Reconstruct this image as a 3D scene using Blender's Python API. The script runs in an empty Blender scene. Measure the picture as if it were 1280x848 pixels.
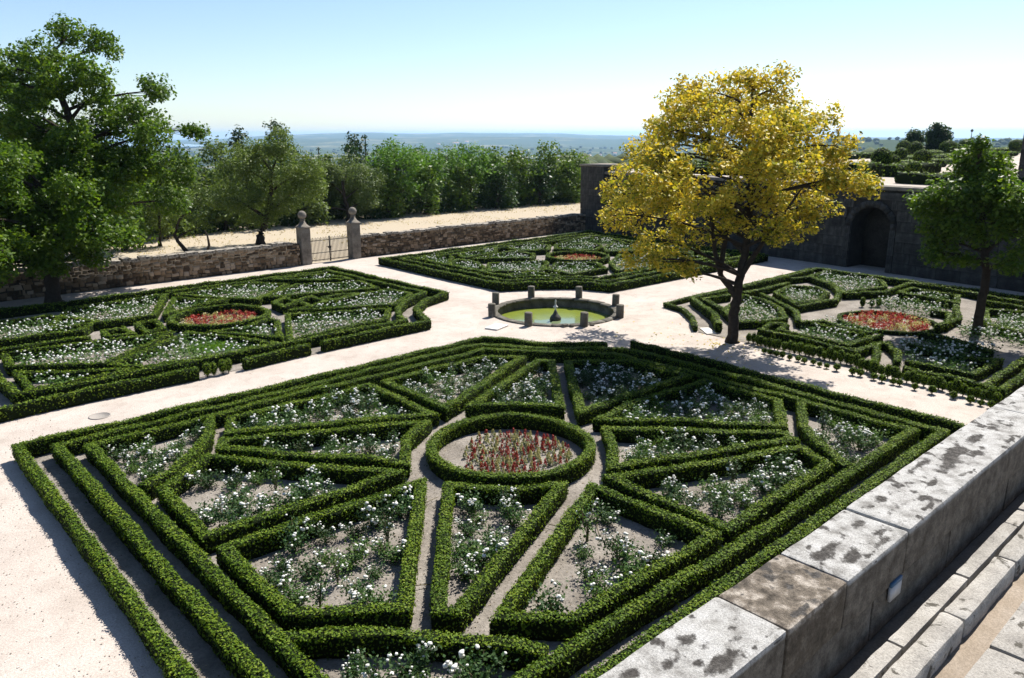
import bpy, bmesh, math, random
import numpy as np
from mathutils import Vector, Matrix

random.seed(7)
RNG = np.random.default_rng(7)
scene = bpy.context.scene
COL = scene.collection

# ------------------------------------------------------------------ camera
cam_d = bpy.data.cameras.new("camera")
cam = bpy.data.objects.new("camera", cam_d)
COL.objects.link(cam)
cam_d.sensor_width = 36.0
cam_d.lens = 27.33
cam_d.clip_start = 0.05
cam_d.clip_end = 60000.0
M = Matrix(((0.738133, 0.173126, -0.652063, 0.0),
            (-0.674652, 0.186668, -0.714142, 0.0),
            (-0.001917, 0.967048, 0.254586, 8.0),
            (0, 0, 0, 1)))
cam.matrix_world = M
scene.camera = cam

# ------------------------------------------------------------------ sky + sun
SUN_EL = math.radians(52.0)
SUN_AZ = math.radians(77.0)          # from +Y towards +X
world = bpy.data.worlds.new("World")
scene.world = world
world.use_nodes = True
wn = world.node_tree.nodes
wl = world.node_tree.links
bg = wn["Background"]
sky = wn.new("ShaderNodeTexSky")
sky.sky_type = 'NISHITA'
sky.sun_disc = False
sky.sun_elevation = SUN_EL
sky.sun_rotation = SUN_AZ
sky.altitude = 900.0
sky.air_density = 1.0
sky.dust_density = 0.8
sky.ozone_density = 2.6
wl.new(sky.outputs[0], bg.inputs[0])
bg.inputs[1].default_value = 0.08
sd = bpy.data.lights.new("sun", 'SUN')
sd.energy = 5.0
sd.angle = math.radians(0.53)
sd.color = (1.0, 0.95, 0.87)
sun = bpy.data.objects.new("sun", sd)
COL.objects.link(sun)
sdir = Vector((math.sin(SUN_AZ) * math.cos(SUN_EL), math.cos(SUN_AZ) * math.cos(SUN_EL), math.sin(SUN_EL)))
sun.rotation_euler = sdir.to_track_quat('Z', 'Y').to_euler()
sun.location = (60, 20, 60)

scene.view_settings.view_transform = 'Standard'
scene.view_settings.look = 'None'
scene.view_settings.exposure = 0.95
scene.view_settings.gamma = 1.0
scene.view_settings.use_curve_mapping = False
scene.cycles.max_bounces = 8
scene.cycles.diffuse_bounces = 3
scene.cycles.glossy_bounces = 3
scene.cycles.transmission_bounces = 4
scene.cycles.volume_bounces = 1
scene.cycles.transparent_max_bounces = 8
scene.cycles.use_denoising = True

# ------------------------------------------------------------------ materials
def new_mat(name):
    m = bpy.data.materials.new(name)
    m.use_nodes = True
    nt = m.node_tree
    b = nt.nodes["Principled BSDF"]
    return m, nt, b

def ramp(nt, stops, fac, interp='LINEAR'):
    r = nt.nodes.new("ShaderNodeValToRGB")
    r.color_ramp.interpolation = interp
    els = r.color_ramp.elements
    while len(els) < len(stops):
        els.new(0.5)
    for e, (p, c) in zip(els, stops):
        e.position = p
        e.color = (c[0], c[1], c[2], 1.0)
    nt.links.new(fac, r.inputs[0])
    return r.outputs[0]

def noise(nt, scale, detail=4.0, rough=0.6, coord='Object', dist=0.0):
    tc = nt.nodes.new("ShaderNodeTexCoord")
    n = nt.nodes.new("ShaderNodeTexNoise")
    n.inputs['Scale'].default_value = scale
    n.inputs['Detail'].default_value = detail
    n.inputs['Roughness'].default_value = rough
    n.inputs['Distortion'].default_value = dist
    nt.links.new(tc.outputs[coord], n.inputs['Vector'])
    return n.outputs['Fac']

def mixc(nt, fac, a, b, mode='MIX'):
    m = nt.nodes.new("ShaderNodeMix")
    m.data_type = 'RGBA'
    m.blend_type = mode
    for sock, v in ((m.inputs[0], fac), (m.inputs[6], a), (m.inputs[7], b)):
        if isinstance(v, (int, float)):
            sock.default_value = v
        elif isinstance(v, tuple):
            sock.default_value = (v[0], v[1], v[2], 1.0)
        else:
            nt.links.new(v, sock)
    return m.outputs[2]

def bump(nt, b, h, strength=0.4, dist=0.02):
    n = nt.nodes.new("ShaderNodeBump")
    n.inputs['Strength'].default_value = strength
    n.inputs['Distance'].default_value = dist
    nt.links.new(h, n.inputs['Height'])
    nt.links.new(n.outputs[0], b.inputs['Normal'])

def ground_mat(name, cols, s1, s2, bs=0.5, bd=0.02, rough=0.95):
    m, nt, b = new_mat(name)
    a = ramp(nt, [(0.3, cols[0]), (0.5, cols[1]), (0.7, cols[2])], noise(nt, s1, 6, 0.65))
    f = noise(nt, s2, 5, 0.7)
    g = ramp(nt, [(0.3, (0.72, 0.72, 0.72)), (0.65, (1.12, 1.12, 1.12))], f)
    c = mixc(nt, 1.0, a, g, 'MULTIPLY')
    nt.links.new(c, b.inputs['Base Color'])
    b.inputs['Roughness'].default_value = rough
    b.inputs['Specular IOR Level'].default_value = 0.15
    bump(nt, b, f, bs, bd)
    return m

def leaf_mat(name, stops, trans=0.35, rough=0.45, tint=None, clump=0.0, spec=0.2, objvar=0.0):
    """leaves: colour differs from leaf to leaf, light passes through"""
    m, nt, b = new_mat(name)
    geo = nt.nodes.new("ShaderNodeNewGeometry")
    fac = geo.outputs['Random Per Island']
    if clump:
        mm = nt.nodes.new("ShaderNodeMath")
        mm.operation = 'MULTIPLY_ADD'
        nz = noise(nt, clump, 2, 0.5)
        mx = nt.nodes.new("ShaderNodeMix")
        mx.inputs[0].default_value = 0.55
        nt.links.new(fac, mx.inputs[2])
        nt.links.new(nz, mx.inputs[3])
        fac = mx.outputs[0]
    c = ramp(nt, stops, fac)
    if objvar:
        oi = nt.nodes.new("ShaderNodeObjectInfo")
        c = mixc(nt, 1.0, c, ramp(nt, [(0.0, (1 - objvar, 1 - objvar, 1 - objvar)), (0.5, (1, 1, 1)), (1.0, (1 + objvar * 1.3, 1 + objvar, 1 - objvar * 0.3))], oi.outputs['Random']), 'MULTIPLY')
    nt.links.new(c, b.inputs['Base Color'])
    b.inputs['Roughness'].default_value = rough
    b.inputs['Specular IOR Level'].default_value = spec
    t = nt.nodes.new("ShaderNodeBsdfTranslucent")
    tc = mixc(nt, 1.0, c, tint or (1.25, 1.3, 0.55), 'MULTIPLY')
    nt.links.new(tc, t.inputs[0])
    ms = nt.nodes.new("ShaderNodeMixShader")
    ms.inputs[0].default_value = trans
    nt.links.new(b.outputs[0], ms.inputs[1])
    nt.links.new(t.outputs[0], ms.inputs[2])
    nt.links.new(ms.outputs[0], nt.nodes["Material Output"].inputs[0])
    return m

def plain(name, col, rough=0.8, nscale=6.0, var=0.35, bs=0.3, bd=0.01, spec=0.2):
    m, nt, b = new_mat(name)
    f = noise(nt, nscale, 6, 0.65)
    c = ramp(nt, [(0.25, tuple(x * (1 - var) for x in col)), (0.75, tuple(min(1, x * (1 + var)) for x in col))], f)
    nt.links.new(c, b.inputs['Base Color'])
    b.inputs['Roughness'].default_value = rough
    b.inputs['Specular IOR Level'].default_value = spec
    bump(nt, b, f, bs, bd)
    return m

MT = {}
def gravel_mat():
    m = ground_mat('pale_gravel', [(0.385, 0.333, 0.29), (0.455, 0.398, 0.352), (0.50, 0.445, 0.40)], 0.45, 26.0, 0.7, 0.02)
    nt = m.node_tree
    b = nt.nodes['Principled BSDF']
    c = b.inputs['Base Color'].links[0].from_socket
    st = ramp(nt, [(0.36, (0.87, 0.86, 0.85)), (0.52, (1, 1, 1))], noise(nt, 1.7, 7, 0.7, dist=0.6))
    c = mixc(nt, 1.0, c, st, 'MULTIPLY')
    sp = ramp(nt, [(0.30, (0.62, 0.6, 0.58)), (0.42, (1, 1, 1)), (0.72, (1.0, 1.0, 1.0)), (0.8, (1.18, 1.18, 1.18))], noise(nt, 75.0, 2, 0.6))
    nt.links.new(mixc(nt, 1.0, c, sp, 'MULTIPLY'), b.inputs['Base Color'])
    return m
MT['gravel'] = gravel_mat()
MT['soil'] = ground_mat('dry_bed_soil', [(0.15, 0.132, 0.11), (0.235, 0.21, 0.182), (0.30, 0.272, 0.24)], 0.9, 14.0, 0.9, 0.05)
MT['field'] = None
MT['hedge'] = leaf_mat('box_leaf', [(0.10, (0.10, 0.075, 0.022)), (0.2, (0.034, 0.072, 0.005)), (0.5, (0.088, 0.150, 0.009)), (0.85, (0.185, 0.235, 0.018))], 0.2, 0.6, clump=1.3, spec=0.12)
MT['hedge_core'] = plain('shaded_box_twigs', (0.010, 0.016, 0.005), 0.9, 30.0, 0.5, 0.8, 0.03, 0.05)  # near-black: the shade inside the hedges is put into this colour
MT['rose_leaf'] = leaf_mat('rose_leaf', [(0.0, (0.022, 0.055, 0.018)), (0.5, (0.042, 0.092, 0.03)), (1.0, (0.085, 0.14, 0.045))], 0.25, 0.5, spec=0.12, objvar=0.45)
MT['rose_far'] = leaf_mat('rose_leaf_far', [(0.0, (0.035, 0.08, 0.02)), (0.6, (0.065, 0.125, 0.032)), (1.0, (0.11, 0.18, 0.05))], 0.25, 0.5, spec=0.1)
MT['stem'] = plain('thorny_stem', (0.12, 0.10, 0.055), 0.8, 20)
MT['bloom'] = leaf_mat('white_petal', [(0.0, (0.72, 0.70, 0.64)), (1.0, (0.86, 0.86, 0.82))], 0.2, 0.6, (1.0, 1.0, 0.95))
MT['red'] = leaf_mat('red_plume', [(0.0, (0.15, 0.018, 0.014)), (0.5, (0.30, 0.035, 0.026)), (1.0, (0.45, 0.11, 0.08))], 0.3, 0.6, (1.2, 0.7, 0.6))
MT['yellow_plume'] = leaf_mat('yellow_plume', [(0.0, (0.26, 0.26, 0.08)), (0.5, (0.44, 0.41, 0.17)), (1.0, (0.56, 0.50, 0.28))], 0.3, 0.6, (1.1, 1.05, 0.7))
MT['bark'] = plain('dark_bark', (0.042, 0.034, 0.027), 0.95, 5.0, 0.5, 0.9, 0.05, 0.1)
MT['iron'] = plain('gate_iron', (0.05, 0.045, 0.04), 0.6, 30, 0.3, 0.2, 0.003, 0.4)

def mapr(nt, v, a, b):
    m = nt.nodes.new("ShaderNodeMapRange")
    m.inputs[1].default_value = a
    m.inputs[2].default_value = b
    nt.links.new(v, m.inputs[0])
    return m.outputs[0]

def stone_mat(name, cols, s1, s2, bs=0.6, bd=0.03, lich=None, attr=False, streak=False, patch=0.0):
    m, nt, b = new_mat(name)
    tcn = noise(nt, s1, 5, 0.6)
    a = ramp(nt, [(0.3, cols[0]), (0.5, cols[1]), (0.72, cols[2])], tcn)
    f = noise(nt, s2, 5, 0.7)
    sp = ramp(nt, [(0.3, (0.7, 0.7, 0.7)), (0.62, (1.15, 1.15, 1.15))], f)
    c = mixc(nt, 1.0, a, sp, 'MULTIPLY')
    if patch:
        oi = nt.nodes.new("ShaderNodeObjectInfo")
        pc = ramp(nt, [(0.0, (1 - patch,) * 3), (1.0, (1 + patch,) * 3)], oi.outputs['Random'])
        c = mixc(nt, 1.0, c, pc, 'MULTIPLY')
    if streak:
        tc = nt.nodes.new("ShaderNodeTexCoord")
        mp = nt.nodes.new("ShaderNodeMapping")
        mp.inputs['Scale'].default_value = (1.6, 1.6, 0.18)
        nt.links.new(tc.outputs['Object'], mp.inputs[0])
        n2 = nt.nodes.new("ShaderNodeTexNoise")
        n2.inputs['Scale'].default_value = 1.5
        n2.inputs['Detail'].default_value = 5
        nt.links.new(mp.outputs[0], n2.inputs['Vector'])
        st = ramp(nt, [(0.42, (1, 1, 1)), (0.62, (0.42, 0.42, 0.43))], n2.outputs['Fac'])
        c = mixc(nt, 0.85, c, st, 'MULTIPLY')
    if lich:
        ln = noise(nt, lich[0], 6, 0.62, dist=0.4)
        lm = ramp(nt, [(lich[1], (0, 0, 0)), (lich[1] + 0.04, (1, 1, 1))], ln)
        c = mixc(nt, lm, c, mixc(nt, f, (0.05, 0.045, 0.038), (0.13, 0.12, 0.10)))
    if attr:
        at = nt.nodes.new("ShaderNodeAttribute")
        at.attribute_name = 'lichen'
        lc = ramp(nt, [(0.3, (0.02, 0.018, 0.0165)), (0.5, (0.056, 0.051, 0.046)), (0.75, (0.15, 0.14, 0.128))], noise(nt, 34.0, 6, 0.75))
        ad = nt.nodes.new("ShaderNodeMath")
        ad.operation = 'MULTIPLY_ADD'
        nt.links.new(noise(nt, 48.0, 8, 0.8), ad.inputs[0])
        ad.inputs[1].default_value = 1.1
        nt.links.new(at.outputs['Fac'], ad.inputs[2])
        fr = ramp(nt, [(0.74, (0, 0, 0)), (0.82, (0.6, 0.6, 0.6)), (0.93, (1, 1, 1))], mapr(nt, ad.outputs[0], 0.0, 1.25))
        gr = ramp(nt, [(0.36, (0.45, 0.45, 0.44)), (0.48, (1, 1, 1)), (0.7, (1.12, 1.12, 1.12))], noise(nt, 190.0, 3, 0.7))
        c = mixc(nt, 0.8, c, gr, 'MULTIPLY')
        c = mixc(nt, fr, c, lc)
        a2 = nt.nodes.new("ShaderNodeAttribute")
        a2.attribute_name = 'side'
        sc_ = ramp(nt, [(0.3, (0.035, 0.027, 0.02)), (0.5, (0.10, 0.08, 0.058)), (0.72, (0.21, 0.175, 0.135))], noise(nt, 9.0, 8, 0.78))  # brown granite, darkened on the side faces to stand for their shade
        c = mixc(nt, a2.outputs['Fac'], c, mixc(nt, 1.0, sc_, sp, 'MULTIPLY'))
    nt.links.new(c, b.inputs['Base Color'])
    b.inputs['Roughness'].default_value = 0.92
    b.inputs['Specular IOR Level'].default_value = 0.15
    bump(nt, b, f, bs, bd)
    return m

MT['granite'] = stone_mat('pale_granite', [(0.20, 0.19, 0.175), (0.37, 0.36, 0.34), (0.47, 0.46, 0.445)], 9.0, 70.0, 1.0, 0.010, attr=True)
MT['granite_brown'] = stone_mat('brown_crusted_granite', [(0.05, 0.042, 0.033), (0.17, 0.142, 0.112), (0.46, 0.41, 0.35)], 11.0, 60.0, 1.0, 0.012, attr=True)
MT['granite_floor'] = stone_mat('floor_granite', [(0.23, 0.215, 0.195), (0.33, 0.31, 0.28), (0.42, 0.40, 0.37)], 3.5, 60.0, 0.9, 0.012, patch=0.12, lich=(6.0, 0.60))
MT['sand'] = ground_mat('pale_sand', [(0.34, 0.275, 0.21), (0.42, 0.345, 0.27), (0.47, 0.395, 0.32)], 3.0, 60.0, 0.4, 0.006)
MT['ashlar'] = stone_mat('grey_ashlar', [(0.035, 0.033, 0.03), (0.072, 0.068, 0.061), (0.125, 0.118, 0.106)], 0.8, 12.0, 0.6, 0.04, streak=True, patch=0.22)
MT['ashlar_core'] = stone_mat('dark_joint', [(0.025, 0.023, 0.02), (0.04, 0.037, 0.033), (0.055, 0.05, 0.045)], 1.5, 12.0)
MT['rubble'] = leaf_mat('rubble_stone', [(0.0, (0.05, 0.036, 0.025)), (0.45, (0.15, 0.108, 0.068)), (0.8, (0.25, 0.183, 0.12)), (1.0, (0.34, 0.275, 0.205))], 0.0, 0.95, spec=0.05)
MT['mortar'] = stone_mat('rubble_mortar', [(0.035, 0.028, 0.021), (0.06, 0.05, 0.038), (0.10, 0.08, 0.06)], 1.5, 14.0)
MT['post'] = stone_mat('gate_post_stone', [(0.10, 0.088, 0.072), (0.18, 0.16, 0.133), (0.26, 0.238, 0.205)], 1.6, 18.0, 0.7, 0.03)
MT['pond_stone'] = stone_mat('pond_stone', [(0.06, 0.055, 0.045), (0.12, 0.11, 0.09), (0.22, 0.205, 0.175)], 1.8, 22.0, 0.8, 0.03)
MT['white_slab'] = plain('pale_slab', (0.62, 0.60, 0.56), 0.8, 3, 0.12)
MT['wall_white'] = plain('white_house_wall', (0.75, 0.72, 0.66), 0.9, 2, 0.1)
MT['roof_tile'] = plain('terracotta_roof', (0.33, 0.16, 0.10), 0.9, 2, 0.2)
MT['plaque_white'] = plain('plaque_white', (0.42, 0.41, 0.41), 0.5, 30, 0.05)
MT['plaque_blue'] = plain('plaque_blue', (0.05, 0.11, 0.19), 0.5, 30, 0.1)
MT['bronze'] = plain('dark_bronze', (0.05, 0.047, 0.04), 0.5, 14, 0.4, 0.4, 0.01, 0.5)
MT['fount_white'] = plain('limey_spout', (0.55, 0.53, 0.5), 0.6, 14, 0.2)

# ------------------------------------------------------------------ mesh helpers
def link(o, parent=None):
    COL.objects.link(o)
    if parent is not None:
        o.parent = parent
    return o

def tag(o, label, cat, group=None):
    o['label'] = label
    o['category'] = cat
    if group:
        o['group'] = group
    return o

def thing(name, label, cat, loc=(0, 0, 0), rz=0.0, group=None):
    o = bpy.data.objects.new(name, None)
    o.empty_display_size = 0.2
    o.location = loc
    o.rotation_euler = (0, 0, rz)
    COL.objects.link(o)
    return tag(o, label, cat, group)

def np_mesh(name, V, F, mats, mi=None, smooth=False):
    """V (n,3); F list of (k,4)/(k,3) int arrays; mi list of material index per array"""
    me = bpy.data.meshes.new(name)
    V = np.asarray(V, dtype=np.float32)
    me.vertices.add(len(V))
    me.vertices.foreach_set('co', V.ravel())
    loops = np.concatenate([np.asarray(f, dtype=np.int32).ravel() for f in F])
    sizes = np.concatenate([np.full(len(f), np.asarray(f).shape[1], dtype=np.int32) for f in F])
    starts = np.concatenate([[0], np.cumsum(sizes)[:-1]]).astype(np.int32)
    me.loops.add(len(loops))
    me.loops.foreach_set('vertex_index', loops)
    me.polygons.add(len(sizes))
    me.polygons.foreach_set('loop_start', starts)
    me.polygons.foreach_set('loop_total', sizes)
    for m in mats:
        me.materials.append(m)
    if mi is not None:
        idx = np.concatenate([np.full(len(f), i, dtype=np.int32) for f, i in zip(F, mi)])
        me.polygons.foreach_set('material_index', idx)
    if smooth:
        me.polygons.foreach_set('use_smooth', np.ones(len(sizes), dtype=bool))
    me.update()
    me.validate()
    return me

def obj(name, me, parent=None, loc=(0, 0, 0), rot=(0, 0, 0), scale=(1, 1, 1)):
    o = bpy.data.objects.new(name, me)
    o.location = loc
    o.rotation_euler = rot
    o.scale = scale
    return link(o, parent)

class MB:
    """collects simple shapes into one mesh"""
    def __init__(self):
        self.V = []
        self.Q = []
        self.T = []
        self.n = 0
    def add(self, V, Q=None, T=None):
        V = np.asarray(V, float)
        if Q is not None and len(Q):
            self.Q.append(np.asarray(Q) + self.n)
        if T is not None and len(T):
            self.T.append(np.asarray(T) + self.n)
        self.V.append(V)
        self.n += len(V)
    def box(self, x0, x1, y0, y1, z0, z1):
        V = [(x, y, z) for z in (z0, z1) for y in (y0, y1) for x in (x0, x1)]
        self.add(V, [(0, 2, 3, 1), (4, 5, 7, 6), (0, 1, 5, 4), (2, 6, 7, 3), (0, 4, 6, 2), (1, 3, 7, 5)])
    def tube(self, P, Rr, n=6, cap=True):
        P = np.asarray(P, float)
        Rr = np.broadcast_to(np.asarray(Rr, float), (len(P),))
        T = np.gradient(P, axis=0)
        T /= np.linalg.norm(T, axis=1)[:, None] + 1e-9
        up = np.where(np.abs(T[:, 2:3]) > 0.9, np.array([[1.0, 0, 0]]), np.array([[0, 0, 1.0]]))
        A = np.cross(T, up)
        A /= np.linalg.norm(A, axis=1)[:, None] + 1e-9
        B = np.cross(T, A)
        a = np.linspace(0, 2 * np.pi, n, endpoint=False)
        V = P[:, None, :] + Rr[:, None, None] * (np.cos(a)[None, :, None] * A[:, None, :] + np.sin(a)[None, :, None] * B[:, None, :])
        k = len(P)
        i = np.arange(k - 1)[:, None] * n
        j = np.arange(n)[None, :]
        j2 = (j + 1) % n
        Q = np.stack([i + j, i + j2, i + n + j2, i + n + j], -1).reshape(-1, 4)
        V = V.reshape(-1, 3)
        Tt = []
        if cap:
            V = np.vstack([V, P[:1], P[-1:]])
            c0, c1 = k * n, k * n + 1
            for q in range(n):
                Tt.append((c0, (q + 1) % n, q))
                Tt.append((c1, (k - 1) * n + q, (k - 1) * n + (q + 1) % n))
        self.add(V, Q, Tt)
    def lathe(self, prof, n=24, c=(0, 0)):
        prof = np.asarray(prof, float)
        a = np.linspace(0, 2 * np.pi, n, endpoint=False)
        V = np.stack([c[0] + prof[:, 0][:, None] * np.cos(a), c[1] + prof[:, 0][:, None] * np.sin(a), np.repeat(prof[:, 1][:, None], n, 1)], -1)
        k = len(prof)
        i = np.arange(k - 1)[:, None] * n
        j = np.arange(n)[None, :]
        j2 = (j + 1) % n
        Q = np.stack([i + j, i + j2, i + n + j2, i + n + j], -1).reshape(-1, 4)
        self.add(V.reshape(-1, 3), Q)
    def mesh(self, name, mat, smooth=False):
        F = []
        if self.Q:
            F.append(np.concatenate(self.Q))
        if self.T:
            F.append(np.concatenate(self.T))
        return np_mesh(name, np.concatenate(self.V), F, [mat], smooth=smooth)

LAT = np.random.default_rng(3).random((24, 24, 24))
def vnoise(P, s):
    """value noise 0..1 at points P"""
    p = np.asarray(P, float) * s + 100.3
    i = np.floor(p).astype(int)
    f = p - i
    f = f * f * (3 - 2 * f)
    r = 0
    for dx in (0, 1):
        for dy in (0, 1):
            for dz in (0, 1):
                w = (f[..., 0] if dx else 1 - f[..., 0]) * (f[..., 1] if dy else 1 - f[..., 1]) * (f[..., 2] if dz else 1 - f[..., 2])
                r = r + w * LAT[(i[..., 0] + dx) % 24, (i[..., 1] + dy) % 24, (i[..., 2] + dz) % 24]
    return r

def fbm(P, s, o=4):
    r, a, t = 0, 1.0, 0
    for k in range(o):
        r = r + a * vnoise(np.asarray(P) + 7.7 * k, s * 2 ** k)
        t += a
        a *= 0.5
    return r / t

def rough_block(sx, sy, sz, res, r=0.02, amp=0.012, ns=3.0, off=(0, 0, 0)):
    """rounded, slightly uneven stone block centred at 0 (returns V, Q)"""
    n = [max(2, int(round(s / res))) + 1 for s in (sx, sy, sz)]
    Vs, Qs, c = [], [], 0
    ax = [np.linspace(-s / 2, s / 2, k) for s, k in zip((sx, sy, sz), n)]
    for a in range(3):
        u, v = (a + 1) % 3, (a + 2) % 3
        for sg in (-1, 1):
            U, W = np.meshgrid(ax[u], ax[v], indexing='ij')
            P = np.zeros(U.shape + (3,))
            P[..., u], P[..., v] = U, W
            P[..., a] = sg * (sx, sy, sz)[a] / 2
            nu, nv = U.shape
            I = np.arange(nu * nv).reshape(nu, nv) + c
            q = np.stack([I[:-1, :-1], I[1:, :-1], I[1:, 1:], I[:-1, 1:]], -1).reshape(-1, 4)
            if sg < 0:
                q = q[:, ::-1]
            Vs.append(P.reshape(-1, 3))
            Qs.append(q)
            c += nu * nv
    V = np.concatenate(Vs)
    half = np.array([sx, sy, sz]) / 2
    rr = r * (0.5 + 1.2 * vnoise(V + np.array(off), 2.3))[:, None]
    C = np.clip(V, -half + rr, half - rr)
    d = V - C
    L = np.linalg.norm(d, axis=1)[:, None]
    V = C + np.where(L > 1e-9, d / np.maximum(L, 1e-9), 0) * np.minimum(L, rr)
    N = V / half
    N = N / np.linalg.norm(N, axis=1)[:, None]
    V = V + N * amp * (fbm(V + np.array(off), ns, 3)[:, None] - 0.5) * 2
    return V, np.concatenate(Qs)

ICO_V = None
def ico(sub=1):
    bm = bmesh.new()
    bmesh.ops.create_icosphere(bm, subdivisions=sub, radius=1.0)
    V = np.array([v.co[:] for v in bm.verts])
    F = np.array([[v.index for v in f.verts] for f in bm.faces])
    bm.free()
    return V, F
ICO1 = ico(1)
ICO2 = ico(2)

def leaf_quads(C, N, size, aspect=0.6, rng=RNG):
    """pointed four-sided leaves at C facing about N, random roll -> V (4n,3)"""
    n = len(C)
    N = N / (np.linalg.norm(N, axis=1)[:, None] + 1e-9)
    r = rng.normal(size=(n, 3))
    t = np.cross(N, r)
    t /= np.linalg.norm(t, axis=1)[:, None] + 1e-9
    b = np.cross(N, t)
    s = size[:, None]
    V = np.stack([C - t * s * 0.5, C + b * s * 0.5 * aspect - N * s * 0.08, C + t * s * 0.5, C - b * s * 0.5 * aspect - N * s * 0.08], 1)
    return V.reshape(-1, 3)

def quad_idx(n, off=0):
    return np.arange(4 * n, dtype=np.int32).reshape(n, 4) + off

def in_poly(P, poly):
    poly = np.asarray(poly)
    x, y = P[:, 0], P[:, 1]
    r = np.zeros(len(P), bool)
    j = len(poly) - 1
    for i in range(len(poly)):
        xi, yi = poly[i]
        xj, yj = poly[j]
        c = ((yi > y) != (yj > y)) & (x < (xj - xi) * (y - yi) / (yj - yi + 1e-12) + xi)
        r ^= c
        j = i
    return r

def seg_dist(P, poly, closed=True):
    poly = np.asarray(poly, float)
    d = np.full(len(P), 1e9)
    k = len(poly) if closed else len(poly) - 1
    for i in range(k):
        a, b = poly[i], poly[(i + 1) % len(poly)]
        ab = b - a
        t = np.clip(((P - a) @ ab) / (ab @ ab + 1e-12), 0, 1)
        d = np.minimum(d, np.linalg.norm(P - (a + t[:, None] * ab), axis=1))
    return d
# ================================================================== THE SETTING
PC = np.array([25.4, 24.8])          # pond centre

# ---- terrain: one sheet round the pond out to the horizon
def terrain_z(x, y):
    dx = np.maximum(np.maximum(-140 - x, x - 186), 0)
    dy = np.maximum(np.maximum(-90 - y, y - 71), 0)
    d = np.hypot(dx, dy)
    r = np.hypot(x, y)
    az = np.degrees(np.arctan2(y, x))
    P = np.stack([x, y, np.zeros_like(x)], -1)
    s = np.clip(d / 1500.0, 0, 1)
    z = -0.02 - 118 * (s * s * (3 - 2 * s)) ** 0.8
    amp = np.interp(az, [-180, 0, 18, 34, 42, 48, 58, 64, 68, 72, 180], [40, 40, 50, 80, 122, 150, 165, 140, 60, 5, 0])
    z = z + amp * np.exp(-((r - 14500) / 4200.0) ** 2) * (0.70 + 0.60 * fbm(P, 0.0005, 4))
    z = z + 0.55 * amp * np.exp(-((r - 8800) / 1500.0) ** 2) * (1.5 * fbm(P, 0.0009, 4) - 0.1)
    z = z + 50 * np.exp(-((r - 5200) / 1100.0) ** 2) * (1.6 * fbm(P, 0.0014, 4) - 0.3) * np.clip((70 - az) / 4, 0, 1)
    roll = np.clip((r - 500) / 1500, 0, 1)
    z = z + roll * 34 * (fbm(P, 0.0011, 3) - 0.5)
    # wooded ridge behind the upper terrace
    rid = np.exp(-((r - 2400) / 700.0) ** 2) * np.clip((32 - az) / 6, 0, 1)
    z = z + rid * (78 + 34 * fbm(P, 0.003, 3))
    return np.minimum(z, 78)

angs = np.unique(np.concatenate([np.arange(5, 92, 0.35), np.arange(92, 365, 3.0)]))
angs = np.radians(angs[angs < 364.9])
rads = np.concatenate([[3.0, 4.5], np.geomspace(7, 25000, 190)])
A, Rr = np.meshgrid(angs, rads)
TX = PC[0] + Rr * np.cos(A)
TY = PC[1] + Rr * np.sin(A)
TZ = terrain_z(TX, TY)
nr, na = TX.shape
I = np.arange(nr * na).reshape(nr, na)
J = np.roll(I, -1, axis=1)
Q = np.stack([I[:-1], J[:-1], J[1:], I[1:]], -1).reshape(-1, 4)[:, ::-1]

def land_mat():
    m, nt, b = new_mat('dry_land')
    at = nt.nodes.new("ShaderNodeAttribute")
    at.attribute_name = 'wood'
    near = mixc(nt, noise(nt, 6.0, 6, 0.7), (0.33, 0.275, 0.205), (0.43, 0.37, 0.285))
    near = mixc(nt, ramp(nt, [(0.42, (0, 0, 0)), (0.62, (1, 1, 1))], noise(nt, 0.22, 4, 0.6)), near, (0.37, 0.32, 0.245))
    grass = mixc(nt, noise(nt, 0.012, 5, 0.6), (0.20, 0.18, 0.10), (0.34, 0.29, 0.18))
    tc = nt.nodes.new("ShaderNodeTexCoord")
    vo = nt.nodes.new("ShaderNodeTexVoronoi")
    vo.inputs['Scale'].default_value = 0.045
    nt.links.new(tc.outputs['Object'], vo.inputs['Vector'])
    dots = ramp(nt, [(0.32, (1, 1, 1)), (0.5, (0, 0, 0))], vo.outputs['Distance'])
    cover = ramp(nt, [(0.33, (0, 0, 0)), (0.46, (1, 1, 1))], noise(nt, 0.0016, 6, 0.65))
    green = mixc(nt, noise(nt, 0.02, 3, 0.6), (0.022, 0.04, 0.018), (0.045, 0.07, 0.028))
    cc = mixc(nt, dots, cover, (1, 1, 1))
    farc = mixc(nt, mixc(nt, cover, mixc(nt, 0.55, dots, (0, 0, 0)), (0.92, 0.92, 0.92)), grass, green)
    c = mixc(nt, at.outputs['Fac'], near, farc)
    nt.links.new(c, b.inputs['Base Color'])
    b.inputs['Roughness'].default_value = 1.0
    b.inputs['Specular IOR Level'].default_value = 0.0
    bump(nt, b, noise(nt, 9.0, 5, 0.7), 0.5, 0.05)
    return m
MT['field'] = land_mat()
me = np_mesh('ground', np.stack([TX, TY, TZ], -1).reshape(-1, 3), [Q], [MT['field']], smooth=True)
a = me.attributes.new('wood', 'FLOAT', 'POINT')
dd = np.hypot(np.maximum(np.maximum(-140 - TX, TX - 186), 0), np.maximum(np.maximum(-90 - TY, TY - 71), 0))
a.data.foreach_set('value', np.maximum(np.clip((dd - 10) / 60, 0, 1), np.clip((TY - 67 - 0.8 * np.sin(TX * 0.5)) / 2.5, 0, 1) * (TX > 16) * (TX < 90)).astype(np.float32).ravel())  # strip under the wood edge takes the dark colour too, as tree shade
o = obj('ground', me)
o['kind'] = 'structure'

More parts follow.
